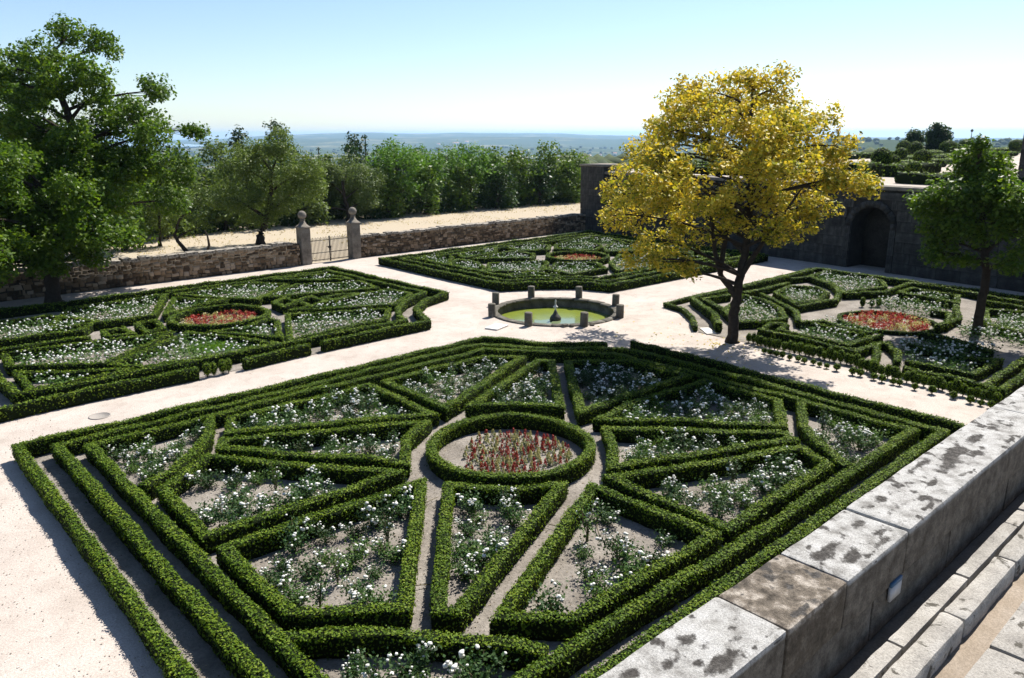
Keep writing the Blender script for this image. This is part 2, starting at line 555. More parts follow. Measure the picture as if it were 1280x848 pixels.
# ---- gravel sheet of the garden with the round hole of the pond
bm = bmesh.new()
def loop_edges(pts, z):
    vs = [bm.verts.new((p[0], p[1], z)) for p in pts]
    return [bm.edges.new((vs[i], vs[(i + 1) % len(vs)])) for i in range(len(vs))]
ed = loop_edges([(-40, 2.1), (52, 2.1), (52, 45.2), (-40, 45.2)], 0.0)
ed += loop_edges([(PC[0] + 3.0 * math.cos(t), PC[1] + 3.0 * math.sin(t)) for t in np.linspace(0, 2 * math.pi, 72, endpoint=False)], 0.0)
bmesh.ops.triangle_fill(bm, edges=ed, use_beauty=True)
for f in bm.faces:
    if f.normal.z < 0:
        f.normal_flip()
me = bpy.data.meshes.new('gravel_path')
bm.to_mesh(me)
bm.free()
me.materials.append(MT['gravel'])
o = obj('gravel_path', me)
o['kind'] = 'structure'

# ---- water far away (reservoir) 
mw, nt, b = new_mat('far_water')
b.inputs['Base Color'].default_value = (0.10, 0.17, 0.24, 1)
b.inputs['Roughness'].default_value = 0.12
th = np.radians(np.linspace(67.5, 84, 40))
r0 = 8600 + 500 * np.sin(th * 40) + 250 * np.sin(th * 97)
r1 = 10300 + 400 * np.sin(th * 31)
zz = -96.0
V = np.concatenate([np.stack([r0 * np.cos(th), r0 * np.sin(th), np.full_like(th, zz)], -1), np.stack([r1 * np.cos(th), r1 * np.sin(th), np.full_like(th, zz)], -1)])
i = np.arange(39)
o = obj('reservoir_water', np_mesh('reservoir_water', V, [np.stack([i, i + 40, i + 41, i + 1], -1)[:, ::-1]], [mw]))
o['kind'] = 'structure'

# ================================================================== BEDS AND HEDGES
FRONT = {
  'C1': (1, [(7.98,20.3),(7.4,19.2),(12.26,16.78),(12.33,20.17)]),
  'C2': (1, [(7.12,18.78),(11.69,16.37),(10.54,15.63),(9.76,14.49),(6.83,18.33)]),
  'C3': (1, [(4.94,16.97),(6.39,17.99),(9.28,14.15),(4.85,14.24)]),
  'C4': (1, [(4.9,13.49),(9.44,13.39),(6.29,9.58),(4.86,10.75)]),
  'C5': (1, [(9.8,12.83),(10.57,11.79),(11.57,11.09),(6.9,8.9),(6.69,9.16)]),
  'C6': (1, [(12.1,10.6),(12.18,7.53),(8.16,7.51),(7.33,8.33)]),
  'C7': (1, [(12.73,10.53),(17.61,8.46),(17.02,7.55),(12.7,7.5)]),
  'C8': (1, [(15.01,12.73),(18.09,9.26),(17.91,8.9),(13.24,10.97),(14.07,11.65)]),
  'C9': (1, [(15.43,13.33),(17.18,13.53),(20.46,13.33),(20.41,10.75),(18.61,9.57)]),
  'C10': (1, [(15.39,13.98),(18.78,17.71),(20.56,16.33),(20.47,14.01)]),
  'C11': (1, [(13.52,16.53),(18.22,18.63),(18.52,18.22),(15.33,14.77),(14.47,15.85)]),
  'C12': (1, [(13.0,20.23),(17.11,20.21),(18.02,19.23),(12.83,16.89)]),
  'K1': (0, [(7.58,20.76),(6.92,19.34),(6.18,18.45),(5.38,17.72),(4.66,17.35)]),
  'K2': (0, [(20.86,10.23),(19.13,9.25),(18.1,8.29),(17.32,7.2)]),
  'K3': (0, [(4.4,10.31),(5.15,9.76),(5.87,9.05),(6.7,8.09),(7.27,7.2)]),
}
LEFT = {
  'L1': (1, [(4.53,29.43),(7.34,27.26),(4.42,27.05)]),
  'L2': (1, [(4.7,32.43),(4.5,30.41),(7.06,28.69),(9.62,30.84),(10.22,31.5),(8.91,31.67),(7.56,32.09)]),
  'L3': (1, [(10.81,31.13),(7.21,28.29),(7.88,27.27),(11.12,26.92),(12.61,27.09),(11.74,29.05)]),
  'L4': (1, [(11.57,30.61),(12.73,30.27),(14.24,31.03),(14.33,30.54),(13.11,27.78)]),
  'L5': (1, [(15.2,31.3),(19.16,29.29),(17.89,27.63),(13.27,27.29)]),
  'L6': (1, [(15.8,31.96),(19.88,32.89),(21.73,33.14),(21.85,31.33),(19.79,29.89)]),
  'L7': (1, [(16.97,33.76),(17.96,34.27),(17.86,32.68),(16.8,32.19)]),
  'L7c': (1, [(15.88,34.02),(16.83,34.79),(16.74,33.47),(15.8,32.89)]),
  'L15': (0, [(4.48,33.07),(6.06,33.16),(7.7,32.96)]),
  'L16': (1, [(4.94,38.66),(7.35,38.06),(8.58,35.68),(7.69,34.39),(4.74,34.87)]),
  'L17': (0, [(4.95,41.6),(6.72,41.1),(8.47,40.42)]),
  'L7b': (1, [(18.28,33.58),(19.35,33.66),(19.87,33.18),(18.3,32.78)]),
  'L8': (1, [(16.13,35.57),(18.92,37.59),(21.74,35.91),(21.52,33.93),(17.29,35.03)]),
  'L9': (1, [(18.69,39.91),(21.58,39.47),(21.77,36.86)]),
  'L10': (1, [(13.27,39.19),(17.48,39.56),(18.55,37.93),(15.62,35.27),(13.89,37.93)]),
  'L11': (1, [(12.86,38.36),(14.36,36.18),(12.75,35.84),(11.21,34.9)]),
  'L12': (1, [(12.8,39.49),(10.82,35.26),(6.77,35.43),(8.43,39.27)]),
  'L13': (1, [(8.32,33.63),(9.13,33.8),(9.03,32.08),(8.19,32.51)]),
  'L14': (1, [(9.75,33.99),(10.53,34.07),(10.32,32.51),(9.56,32.3)]),
}
FAR = {
  'F1': (1, [(28.61,40.63),(31.13,40.14),(30.43,38.91),(28.62,37.56)]),
  'F2': (1, [(31.96,40.34),(35.57,40.58),(34.26,39.18),(31.13,38.72)]),
  'F3': (1, [(28.58,37.18),(30.45,38.44),(30.68,36.9),(29.7,34.92),(28.69,33.94)]),
  'F4': (1, [(31.4,38.01),(35.34,38.68),(35.42,36.59),(34.31,35.74)]),
  'F5': (1, [(30.85,35.89),(33.88,34.35),(33.47,33.44),(31.37,31.8),(28.96,33.69)]),
  'F6': (0, [(28.56,32.06),(30.68,31.89),(30.82,29.78)]),
  'F7': (1, [(33.93,33.0),(35.91,31.57),(34.76,29.79),(31.87,29.86),(31.81,31.78)]),
  'F8': (1, [(39.77,38.87),(42.3,37.08),(41.22,35.82),(39.6,35.2),(38.33,37.45)]),
  'F9': (1, [(41.04,35.45),(43.76,36.89),(44.23,34.11),(41.71,32.69),(40.02,34.28)]),
  'F10': (1, [(36.53,31.0),(39.56,32.71),(41.8,30.13),(37.59,28.34),(34.66,28.73)]),
  'F11': (1, [(39.18,28.51),(41.23,29.72),(42.65,28.86),(41.81,27.81)]),
  'F12': (1, [(44.64,33.73),(46.05,32.97),(45.52,31.24),(43.23,29.76),(43.55,32.01)]),
  'F13': (1, [(36.27,40.2),(39.12,40.66),(39.15,38.89),(37.61,37.59),(35.73,38.31)]),
  'F14': (0, [(40.91,39.58),(44.23,40.24),(44.93,38.28),(44.31,36.37)]),
}
RIGHT = {
  'R1': (0, [(29.98,18.32),(31.43,20.81),(33.19,20.49)]),
  'R2': (1, [(33.86,20.14),(33.41,18.71),(32.17,17.19),(30.68,16.17),(29.6,16.35),(28.53,17.14),(30.15,18.84)]),
  'R3': (0, [(34.77,19.71),(33.1,17.5),(32.34,16.58),(30.54,15.47)]),
  'R3b': (0, [(34.22,20.36),(37.3,20.13),(38.48,20.28)]),
  'R4': (1, [(35.57,19.38),(37.72,19.73),(38.1,18.48),(37.3,17.49),(35.27,16.97),(33.78,17.35)]),
  'R5': (0, [(39.69,20.8),(40.94,20.33),(39.56,18.33),(37.74,17.08),(35.86,16.43),(33.21,16.93)]),
  'R6': (1, [(41.09,20.36),(43.13,20.44),(43.8,18.71),(42.63,17.06),(41.12,16.26),(38.08,17.04),(39.59,18.31)]),
  'R7': (0, [(37.68,16.85),(39.54,15.68),(42.93,15.81),(43.09,14.12),(41.77,10.16)]),
  'R8': (1, [(40.12,15.14),(41.66,15.16),(41.35,12.89),(39.31,12.21)]),
  'R9': (0, [(29.64,15.53),(29.33,16.01),(28.11,15.81),(27.93,13.37),(27.68,11.72),(29.36,11.71),(29.81,11.46),(28.68,10.64),(27.3,10.09)]),
  'R9b': (0, [(29.36,11.71),(28.04,11.09),(26.73,10.61)]),
  'R9c': (0, [(29.53,15.43),(28.53,15.23),(28.4,12.28),(30.76,12.09)]),
  'R9d': (0, [(30.55,14.87),(30.46,13.63),(30.14,12.67)]),
  'R10': (0, [(30.23,7.79),(27.69,7.81),(27.61,9.94)]),
  'R11': (0, [(26.53,7.15),(31.88,7.25)]),
  'R18': (0, [(26.86,9.7),(26.79,8.17),(26.56,6.8)]),
  'R19': (0, [(30.0,10.8),(30.03,9.54),(29.66,8.32),(30.23,7.79)]),
  'R20': (0, [(30.46,15.36),(31.33,14.74),(30.83,13.47),(30.74,12.46)]),
  'R21': (0, [(36.98,12.49),(36.98,11.82),(35.44,11.13),(33.78,11.1)]),
  'R13': (0, [(38.88,12.13),(36.32,11.14),(34.27,11.03)]),
  'R14': (0, [(35.52,9.87),(35.47,8.97),(35.6,7.95)]),
  'R15': (0, [(40.91,11.73),(40.83,10.56),(40.52,9.2)]),
  'R16': (0, [(32.27,11.22),(31.94,9.65),(31.19,8.32)]),
  'R12': (1, [(38.92,10.91),(39.58,8.96),(34.73,7.72),(35.91,9.89)]),
}

def bed_soil(poly, name):
    poly = np.asarray(poly)
    lo, hi = poly.min(0), poly.max(0)
    s = 0.2
    xs = np.arange(lo[0], hi[0] + s, s)
    ys = np.arange(lo[1], hi[1] + s, s)
    X, Y = np.meshgrid(xs, ys, indexing='ij')
    P = np.stack([X, Y, np.zeros_like(X)], -1)
    P[..., 2] = 0.006 + 0.045 * np.clip(fbm(P, 0.9, 4) - 0.35, 0, 1) + 0.012 * vnoise(P, 4.0)
    nx, ny = X.shape
    I = np.arange(nx * ny).reshape(nx, ny)
    q = np.stack([I[:-1, :-1], I[1:, :-1], I[1:, 1:], I[:-1, 1:]], -1).reshape(-1, 4)
    c = P.reshape(-1, 3)[q].mean(1)[:, :2]
    q = q[in_poly(c, poly)]
    o = obj(name, np_mesh(name, P.reshape(-1, 3), [q], [MT['soil']], smooth=True))
    o['kind'] = 'structure'
    return o

bed_soil([(3.1, 5.6), (3.1, 22.1), (18.8, 22.2), (19.8, 20.35), (21.7, 18.4), (22.6, 18.0), (22.2, 5.6)], 'bed_soil')
bed_soil([(3.1, 25.6), (18.9, 26.0), (19.6, 27.4), (20.0, 28.4), (21.5, 29.6), (23.2, 30.3), (23.0, 41.0), (-6.0, 41.0), (-6.0, 25.6)], 'bed_soil')
bed_soil([(26.9, 41.8), (26.7, 30.1), (30.0, 27.9), (30.7, 26.0), (45.9, 25.8), (47.1, 42.5)], 'bed_soil')
bed_soil([(26.9, 17.9), (28.3, 19.1), (29.7, 20.8), (29.8, 21.8), (44.1, 21.8), (43.6, 3.0), (26.3, 3.0), (26.9, 15.5)], 'bed_soil')

PROF = np.array([(-.78, .02), (-.98, .22), (-1.02, .75), (-.97, .965), (-.6, 1.0), (0, 1.005), (.6, 1.0), (.97, .965), (1.02, .75), (.98, .22), (.78, .02)])

def hedge_mesh(name, pts, closed, w, h, dens, leaf, seed=0):
    rng = np.random.default_rng(seed)
    pts = np.asarray(pts, float)
    n = len(pts)
    # resample, remembering the unit direction before and after every station
    S, T, K = [], [], []
    segs = n if closed else n - 1
    for i in range(segs):
        a, b = pts[i], pts[(i + 1) % n]
        L = np.linalg.norm(b - a)
        d = (b - a) / L
        k = max(1, int(L / 0.16))
        for j in range(k):
            t = j / k
            if j == 0:
                if closed or i > 0:
                    pa = pts[i - 1]
                    d0 = (a - pa) / np.linalg.norm(a - pa)
                    bis = d0 + d
                    nb = np.linalg.norm(bis)
                    if nb < 0.3:
                        bis = np.array([d[1], -d[0]]) * 0.3 + d * 0.05
                        nb = np.linalg.norm(bis)
                    bis /= nb
                    sc = min(1.9, 1.0 / max(0.45, abs(bis @ d)))
                    S.append(a); T.append(bis); K.append(sc)
                    continue
            S.append(a + (b - a) * t); T.append(d); K.append(1.0)
    if not closed:
        S.append(pts[-1]); T.append(d); K.append(1.0)
    S, T, K = np.array(S), np.array(T), np.array(K)
    m = len(S)
    Nn = np.stack([-T[:, 1], T[:, 0]], -1)
    S3 = np.stack([S[:, 0], S[:, 1], np.zeros(m)], -1)
    S = S + Nn * (0.10 * (fbm(S3 + 80 + seed, 0.9, 3) - 0.5))[:, None]
    hv = h * (0.80 + 0.40 * fbm(S3 + seed, 1.0, 4))
    wv = w * (0.74 + 0.52 * fbm(S3 + 40 + seed, 1.4, 4))
    p = len(PROF)
    def ring(kw, kh):
        off = PROF[:, 0][None, :] * (wv * K)[:, None] * 0.5 * kw
        V = np.zeros((m, p, 3))
        V[..., 0] = S[:, 0][:, None] + Nn[:, 0][:, None] * off
        V[..., 1] = S[:, 1][:, None] + Nn[:, 1][:, None] * off
        V[..., 2] = PROF[:, 1][None, :] * hv[:, None] * kh
        return V
    V = ring(0.9, 0.95)
    V += rng.normal(0, 0.012, V.shape)
    V[..., 2] = np.maximum(V[..., 2], 0.0)
    mm = m if closed else m - 1
    i = np.arange(mm)
    i2 = (i + 1) % m
    j = np.arange(p - 1)
    Qc = np.stack([(i[:, None] * p + j), (i2[:, None] * p + j), (i2[:, None] * p + j + 1), (i[:, None] * p + j + 1)], -1).reshape(-1, 4)[:, ::-1]
    # leaves
    G = ring(1.0, 1.0)
    cell = np.linalg.norm(G[i2] - G[i], axis=2)
    cell = 0.5 * (cell[:, :-1] + cell[:, 1:]) * np.linalg.norm(G[i][:, 1:] - G[i][:, :-1], axis=2)
    wgt = np.array([0.2, 0.5, 1.1, 1.5, 1.5, 1.5, 1.5, 1.1, 0.5, 0.2])
    wc = (cell * wgt).ravel()
    N = int(dens * cell.sum())
    idx = rng.choice(len(wc), N, p=wc / wc.sum())
    ci, cj = np.divmod(idx, p - 1)
    u = rng.random((N, 1)); v = rng.random((N, 1))
    a0, a1 = G[i[ci], cj], G[i[ci], cj + 1]
    b0, b1 = G[i2[ci], cj], G[i2[ci], cj + 1]
    C = (a0 * (1 - u) + b0 * u) * (1 - v) + (a1 * (1 - u) + b1 * u) * v
    nrm = np.cross(b0 - a0 + 1e-6, a1 - a0)
    nrm /= np.linalg.norm(nrm, axis=1)[:, None] + 1e-9
    mid = np.zeros((N, 3)); mid[:, :2] = S[i[ci]]; mid[:, 2] = h * 0.4
    nrm *= np.sign(((C - mid) * nrm).sum(1))[:, None]
    C = C + nrm * rng.uniform(-0.03, 0.022, (N, 1)) * (leaf / 0.045)
    C = C + nrm * (np.abs(rng.normal(0, 0.012, (N, 1))) * (rng.random((N, 1)) < 0.25))
    C = C + nrm * (rng.uniform(0.01, 0.05, (N, 1)) * (rng.random((N, 1)) < 0.06))
    C[:, 2] = np.maximum(C[:, 2], 0.012)
    LN = nrm * 1.1 + rng.normal(0, 0.5, (N, 3)) + np.array([0, 0, 0.2])
    LV = leaf_quads(C, LN, leaf * rng.uniform(0.6, 1.6, N), 0.62, rng)
    F = [Qc]
    MI = [1]
    VV = V.reshape(-1, 3)
    if not closed:
        for e in (0, m - 1):
            base = e * p
            F.append(np.array([[base, base + 1, base + 9, base + 10], [base + 1, base + 2, base + 8, base + 9], [base + 2, base + 3, base + 7, base + 8], [base + 3, base + 4, base + 6, base + 7]]))
            MI.append(1)
        # leafy ends
        for e, sg in ((0, -1), (m - 1, 1)):
            ne = int(dens * w * h * 1.3)
            s = rng.uniform(-1, 1, ne) * 0.5 * wv[e]
            zz = rng.uniform(0.05, 1, ne) * hv[e]
            tt = rng.uniform(-0.02, 0.03, ne)
            C2 = np.stack([S[e, 0] + Nn[e, 0] * s + sg * T[e, 0] * tt, S[e, 1] + Nn[e, 1] * s + sg * T[e, 1] * tt, zz], -1)
            N2 = np.tile([sg * T[e, 0], sg * T[e, 1], 0.25], (ne, 1)) + rng.normal(0, 0.5, (ne, 3))
            LV = np.vstack([LV, leaf_quads(C2, N2, leaf * rng.uniform(0.7, 1.35, ne), 0.62, rng)])
    F.append(quad_idx(len(LV) // 4, len(VV)))
    MI.append(0)
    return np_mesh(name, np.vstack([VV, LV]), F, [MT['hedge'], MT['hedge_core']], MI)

HSEED = [10]
def hedge(pts, closed, label, group, w=0.255, h=0.43, dens=450, leaf=0.045, name='box_hedge', cat='hedge'):
    HSEED[0] += 1
    c = np.asarray(pts, float).mean(0)
    pl = [(p[0] - c[0], p[1] - c[1]) for p in pts]
    me = hedge_mesh(name, pl, closed, w, h, dens, leaf, HSEED[0])
    o = obj(name, me, None, (c[0], c[1], 0.004))
    return tag(o, label, cat, group)

FB = 'the rose parterre under the stone parapet'
GB = 'clipped hedges of the parterre under the parapet'
flab = {'C1': 'box hedge round the kite-shaped rose plot nearest the manhole cover',
 'C2': 'thin wedge of box hedge pointing at the sunny open gravel corner',
 'C3': 'box hedge round the half-bare kite-shaped rose plot by the open gravel rows',
 'C4': 'box hedge round the large full rose plot beside the narrow path',
 'C5': 'thin wedge of box hedge between the two narrow paths under the parapet',
 'C6': 'box hedge round the half-bare rose plot close to the parapet',
 'C7': 'box hedge round the kite-shaped rose plot running beside the parapet rows',
 'C8': 'thin wedge of box hedge pointing at the parapet corner of the cross path',
 'C9': 'box hedge round the rose plot half shaded by the yellow tree',
 'C10': 'box hedge round the rose plot wholly shaded by the yellow tree',
 'C11': 'thin wedge of box hedge pointing from the round bed to the pond',
 'C12': 'box hedge round the sunlit kite-shaped rose plot nearest the pond',
 'K1': 'curved box hedge cutting off the rose triangle at the open gravel corner',
 'K2': 'curved box hedge cutting off the rose triangle by the cross path corner',
 'K3': 'curved box hedge cutting off the rose triangle at the parapet foot'}
def near_params(pts):
    d = min(np.hypot(p[0], p[1]) for p in pts)
    return dict(dens=680, leaf=0.042) if d < 14.0 else dict(dens=560, leaf=0.046)
for k, (cl, p) in FRONT.items():
    hedge(p, cl, flab[k], GB, **near_params(p))
th = np.linspace(0, 2 * np.pi, 40, endpoint=False)
hedge([(12.42 + 2.02 * math.cos(t), 13.65 + 2.02 * math.sin(t)) for t in th], 1, 'round box hedge ringing the red flower bed in the parapet parterre', GB, dens=800, leaf=0.042)
hedge([(3.02, 5.7), (3.06, 13.5), (3.12, 22.02), (11.0, 22.15), (18.82, 22.25), (19.76, 20.35), (21.64, 18.4)], 0,
      'outermost box hedge row along the open gravel and the manhole path', GB, dens=720, leaf=0.041)
hedge([(22.62, 18.0), (22.4, 12.0), (22.18, 5.7), (12.0, 5.62), (3.4, 5.62)], 0, 'outermost box hedge row along the cross path, ending under the parapet', GB, dens=480)
hedge([(3.78, 6.35), (3.82, 14.0), (3.88, 21.42), (11, 21.5), (18.2, 21.57), (19.5, 19.3), (21.6, 17.55), (21.65, 12.5), (21.3, 6.5), (11, 6.36)], 1,
      'middle one of three box hedge rows framing the parapet parterre', GB, dens=700, leaf=0.042)
hedge([(4.4, 7.02), (4.42, 14.0), (4.5, 20.83), (11, 20.9), (17.75, 20.92), (20.63, 17.3), (20.93, 12.33), (20.85, 7.08), (12, 6.98)], 1,
      'inner one of three box hedge rows framing the parapet parterre', GB, dens=700, leaf=0.042)

LBN = 'the parterre beside the shady tree and rubble wall'
GL = 'clipped hedges of the parterre beside the shady tree'
llab = {'L7c': 'tiny square of box hedge touching the round bed, on the gate side',
 'L15': 'straight box hedge running into the big tree shadow beside the rose strip',
 'L16': 'box hedge round the rose plot in deep shade under the big tree',
 'L17': 'straight box hedge at the foot of the rubble wall in deep tree shade',
 'L1': 'box hedge round the small rose triangle in the shady tree parterre corner',
 'L2': 'box hedge round the long rose strip beside the tiny square plots',
 'L3': 'box hedge round the broad rose plot with the bright grass patch',
 'L4': 'box hedge round the rose wedge hugging the round bed by the shady tree',
 'L5': 'square-ended box hedge round a rose plot beside the manhole path',
 'L6': 'box hedge round the rose plot inside the notched corner facing the pond',
 'L7': 'tiny square of box hedge in the shady tree parterre, on the gate side',
 'L7b': 'tiny slanted box hedge plot beside the notched corner rows',
 'L8': 'box hedge round the pointed rose plot between the gate triangle and notched corner',
 'L9': 'box hedge round the small rose triangle nearest the iron gate',
 'L10': 'box hedge round the rose plot along the rubble wall behind the round bed',
 'L11': 'small box hedge wedge between the round bed and the rubble wall rows',
 'L12': 'box hedge round the rose plot shaded by the big tree',
 'L13': 'tiny square of box hedge beside the long rose strip, away from the round bed',
 'L14': 'tiny square of box hedge touching the round bed by the shady tree'}
for k, (cl, p) in LEFT.items():
    hedge(p, cl, llab[k], GL, dens=250, leaf=0.064, w=0.24, h=0.38)
hedge([(12.9 + 2.0 * math.cos(t), 33.05 + 2.0 * math.sin(t)) for t in th], 1, 'round box hedge ringing the red flower bed beside the shady tree', GL, dens=250, leaf=0.064)
hedge([(-4, 25.5), (3.37, 25.54), (6.0, 25.68), (9.08, 25.65)], 0, 'outer box hedge run beside the manhole path, before the gap of young shrubs', GL, dens=270, leaf=0.062)
hedge([(10.67, 25.63), (13.32, 25.87)], 0, 'short outer box hedge run between two gaps beside the manhole path', GL, dens=270, leaf=0.062)
hedge([(13.9, 25.89), (18.94, 26.06), (19.52, 27.39), (19.94, 28.33), (21.45, 29.59), (23.2, 30.28), (23.0, 40.95), (18.73, 41.0), (12.0, 40.7), (-4, 40.6)], 0,
      'outer box hedge curving inward at the pond and running back along the rubble wall', GL, dens=250, leaf=0.064)
hedge([(3.96, 36), (3.96, 28.93), (3.99, 26.62), (6.24, 26.55), (12.61, 26.77), (18.33, 26.83), (18.58, 27.62), (19.36, 28.88), (20.51, 29.96), (22.43, 31.07), (22.2, 40.1), (13, 39.95)], 0,
      'inner framing box hedge with notched corner facing the pond, beside the shady tree', GL, dens=250, leaf=0.064)

flab2 = {'F1': 'box hedge round the corner rose plot nearest the gate post',
 'F2': 'narrow box hedge plot lying along the rubble wall near the gate',
 'F3': 'rounded box hedge plot along the path facing the shady tree parterre',
 'F4': 'slim box hedge plot between the rubble wall strip and the pond-side plots',
 'F5': 'box hedge round the big curved rose plot next to the small red bed',
 'F6': 'open curl of box hedge at the corner facing the pond',
 'F7': 'box hedge round the rose plot between the small red bed and the pond',
 'F8': 'box hedge round the rose plot behind the small red bed',
 'F9': 'box hedge round the rose plot half hidden by yellow leaves, behind the red bed',
 'F10': 'box hedge round the rose plot under the hanging yellow branches',
 'F11': 'small box hedge plot beside the cross path below the yellow crown',
 'F12': 'box hedge round the rose plot at the foot of the dark terrace wall',
 'F13': 'box hedge round the rose plot halfway along the rubble wall',
 'F14': 'open box hedge strip in the corner of rubble wall and terrace wall'}
rlab = {'R18': 'long straight box hedge right behind the young shrub row, towards the parapet',
 'R19': 'box hedge bounding the shaded roses under the green parterre tree',
 'R20': 'gently curved box hedge edging the bare soil before the red bed',
 'R21': 'short hooked box hedge beside the low-edged red bed, wall side',
 'R13': 'short bent box hedge between the low-edged red bed and the green tree',
 'R14': 'straight box hedge right behind the green parterre tree trunk',
 'R15': 'straight box hedge between the green parterre tree and the dark wall',
 'R16': 'box hedge in the shade between the red bed and the parapet end',
 'R1': 'short angled box hedge right behind the yellow tree trunk',
 'R2': 'rounded box hedge plot of roses behind the yellow tree trunk',
 'R3': 'curved box hedge strip ending at the bare soil round the red bed',
 'R3b': 'short straight box hedge between trunk and cross path rows',
 'R4': 'oval box hedge round roses between two curved hedge arms',
 'R5': 'long hooked box hedge wrapping the oval rose plot',
 'R6': 'box hedge round the rose plot nearest the arched niche',
 'R7': 'wavy box hedge following the foot of the dark wall',
 'R8': 'slim box hedge plot between the red bed and the dark wall',
 'R9': 'S-shaped box hedge along the row of young upright shrubs',
 'R9b': 'short curved box hedge arm reaching the row of young shrubs',
 'R9c': 'inner box hedge following the S-shaped hedge',
 'R9d': 'short box hedge edging the roses below the low-edged red bed',
 'R10': 'angled box hedge round the roses shaded by the green parterre tree',
 'R11': 'straight box hedge strip beside the parapet end',
 'R12': 'box hedge plot behind the green parterre tree'}
GF = 'clipped hedges of the parterre in the wall corner'
for k, (cl, p) in FAR.items():
    hedge(p, cl, flab2[k], GF, dens=120, leaf=0.086, w=0.25, h=0.38)
hedge([(36.9 + 1.95 * math.cos(t), 34.1 + 2.0 * math.sin(t)) for t in th], 1, 'round box hedge ringing the small red bed between pond and terrace wall', GF, dens=120, leaf=0.086)
F1 = [(26.85, 41.74), (26.72, 36.0), (26.7, 30.06), (28.5, 29.1), (30.0, 27.84), (30.75, 25.99), (39.79, 25.88), (45.88, 25.83), (46.6, 34.0), (47.1, 42.3), (36, 42.0)]
hedge(F1, 1, 'outermost box hedge row between the pond and the dark terrace wall', GF, dens=130, leaf=0.086, h=0.45)
def inset(pl, d):
    pl = np.asarray(pl, float); c = pl.mean(0); out = []
    n = len(pl)
    for i in range(n):
        d0 = pl[i] - pl[i - 1]; d1 = pl[(i + 1) % n] - pl[i]
        d0 /= np.linalg.norm(d0); d1 /= np.linalg.norm(d1)
        n0 = np.array([-d0[1], d0[0]]); n1 = np.array([-d1[1], d1[0]])
        b = n0 + n1; b /= np.linalg.norm(b)
        out.append(pl[i] + b * d / max(0.5, b @ n0))
    return [tuple(q) for q in out]
hedge(inset(F1, 0.95), 1, 'middle box hedge row between the pond and the dark terrace wall', GF, dens=120, leaf=0.086)
hedge(inset(F1, 1.8), 1, 'innermost box hedge row between the pond and the dark terrace wall', GF, dens=120, leaf=0.086)

GR = 'clipped hedges of the parterre behind the yellow tree'
for k, (cl, p) in RIGHT.items():
    hedge(p, cl, rlab[k], GR, dens=250, leaf=0.064, w=0.23, h=0.36)
hedge([(34.0 + 1.9 * math.cos(t), 13.2 + 1.95 * math.sin(t)) for t in th], 1, 'very low round box edging of the red flower bed behind the yellow tree', GR, dens=260, leaf=0.05, w=0.18, h=0.18)
hedge([(26.9, 18.1), (28.24, 19.18), (29.5, 20.6), (29.85, 21.8), (31.73, 21.85), (36, 21.75), (44.1, 21.82)], 0, 'thin low outer box edging beside the yellow trunk and the cross path', GR, dens=260, leaf=0.055, w=0.22, h=0.25)
hedge([(27.4, 17.3), (28.9, 18.5), (31.2, 21.25), (34.15, 21.15), (40.4, 21.15), (43.4, 21.2), (43.2, 14.6), (42.9, 4)], 0, 'tall framing box hedge behind the yellow tree along path and dark wall', GR, dens=250, leaf=0.064, w=0.27, h=0.42)
hedge([(26.3, 6.6), (31.5, 6.7)], 0, 'box hedge strip running from the parapet into the parterre behind the yellow tree', GR, dens=260, leaf=0.06)

# young box shrubs planted one by one in the gaps
def shrub_mesh(r, h, n, leaf, seed, stem=0.12):
    rng = np.random.default_rng(seed)
    d = rng.normal(size=(n, 3))
    d /= np.linalg.norm(d, axis=1)[:, None]
    C = d * np.array([r, r, (h - stem) / 2]) * rng.uniform(0.72, 1.08, (n, 1)) + np.array([0, 0, stem + (h - stem) / 2])
    LV = leaf_quads(C, d + rng.normal(0, 0.5, (n, 3)), leaf * rng.uniform(0.7, 1.3, n), 0.62, rng)
    V, F = ICO2
    CV = V * np.array([r, r, (h - stem) / 2]) * 0.85 + np.array([0, 0, stem + (h - stem) / 2])
    mb = MB()
    mb.tube([(0, 0, 0), (0.01, 0, stem + 0.1)], [0.02, 0.015], 5)
    sv = np.concatenate(mb.V)
    return np_mesh('shrub', np.vstack([CV, LV, sv]), [F, quad_idx(n, len(CV)), np.concatenate(mb.Q) + len(CV) + len(LV)], [MT['hedge'], MT['hedge_core'], MT['bark']], [1, 0, 2])
SH_BIG = [shrub_mesh(0.13, 0.47, 330, 0.05, s, 0.04) for s in (1, 2, 3)]
SH_LOW = [shrub_mesh(0.12, 0.25, 190, 0.048, s, 0.03) for s in (4, 5, 6)]
def shrub_row(pts, step, meshes, label, group, drop=0.0, jit=0.03):
    pts = np.asarray(pts, float)
    L = np.concatenate([[0], np.cumsum(np.linalg.norm(np.diff(pts, axis=0), axis=1))])
    s = 0.0
    while s < L[-1]:
        if random.random() >= drop:
            x = np.interp(s, L, pts[:, 0]) + random.gauss(0, jit)
            y = np.interp(s, L, pts[:, 1]) + random.gauss(0, jit)
            k = random.uniform(0.85, 1.15)
            o = obj('box_shrub', random.choice(meshes), None, (x, y, 0.004), (0, 0, random.random() * 6.28), (k, k, k * random.uniform(0.85, 1.1)))
            tag(o, label, 'shrub', group)
        s += step * random.uniform(0.88, 1.12)
shrub_row([(26.93, 15.6), (26.81, 14.74), (26.78, 11.39), (26.3, 10.38), (26.2, 8.38), (26.0, 6.4)], 0.2, SH_BIG,
          'young upright box shrub in the taller open row along the cross path', 'young shrubs in the open row along the cross path')
shrub_row([(25.97, 14.4), (25.87, 12.76), (25.87, 11.66), (25.71, 10.39), (25.64, 8.46), (25.5, 6.3)], 0.28, SH_LOW,
          'tiny low box shrub at the very edge of the cross path', 'tiny shrubs edging the cross path', drop=0.25)
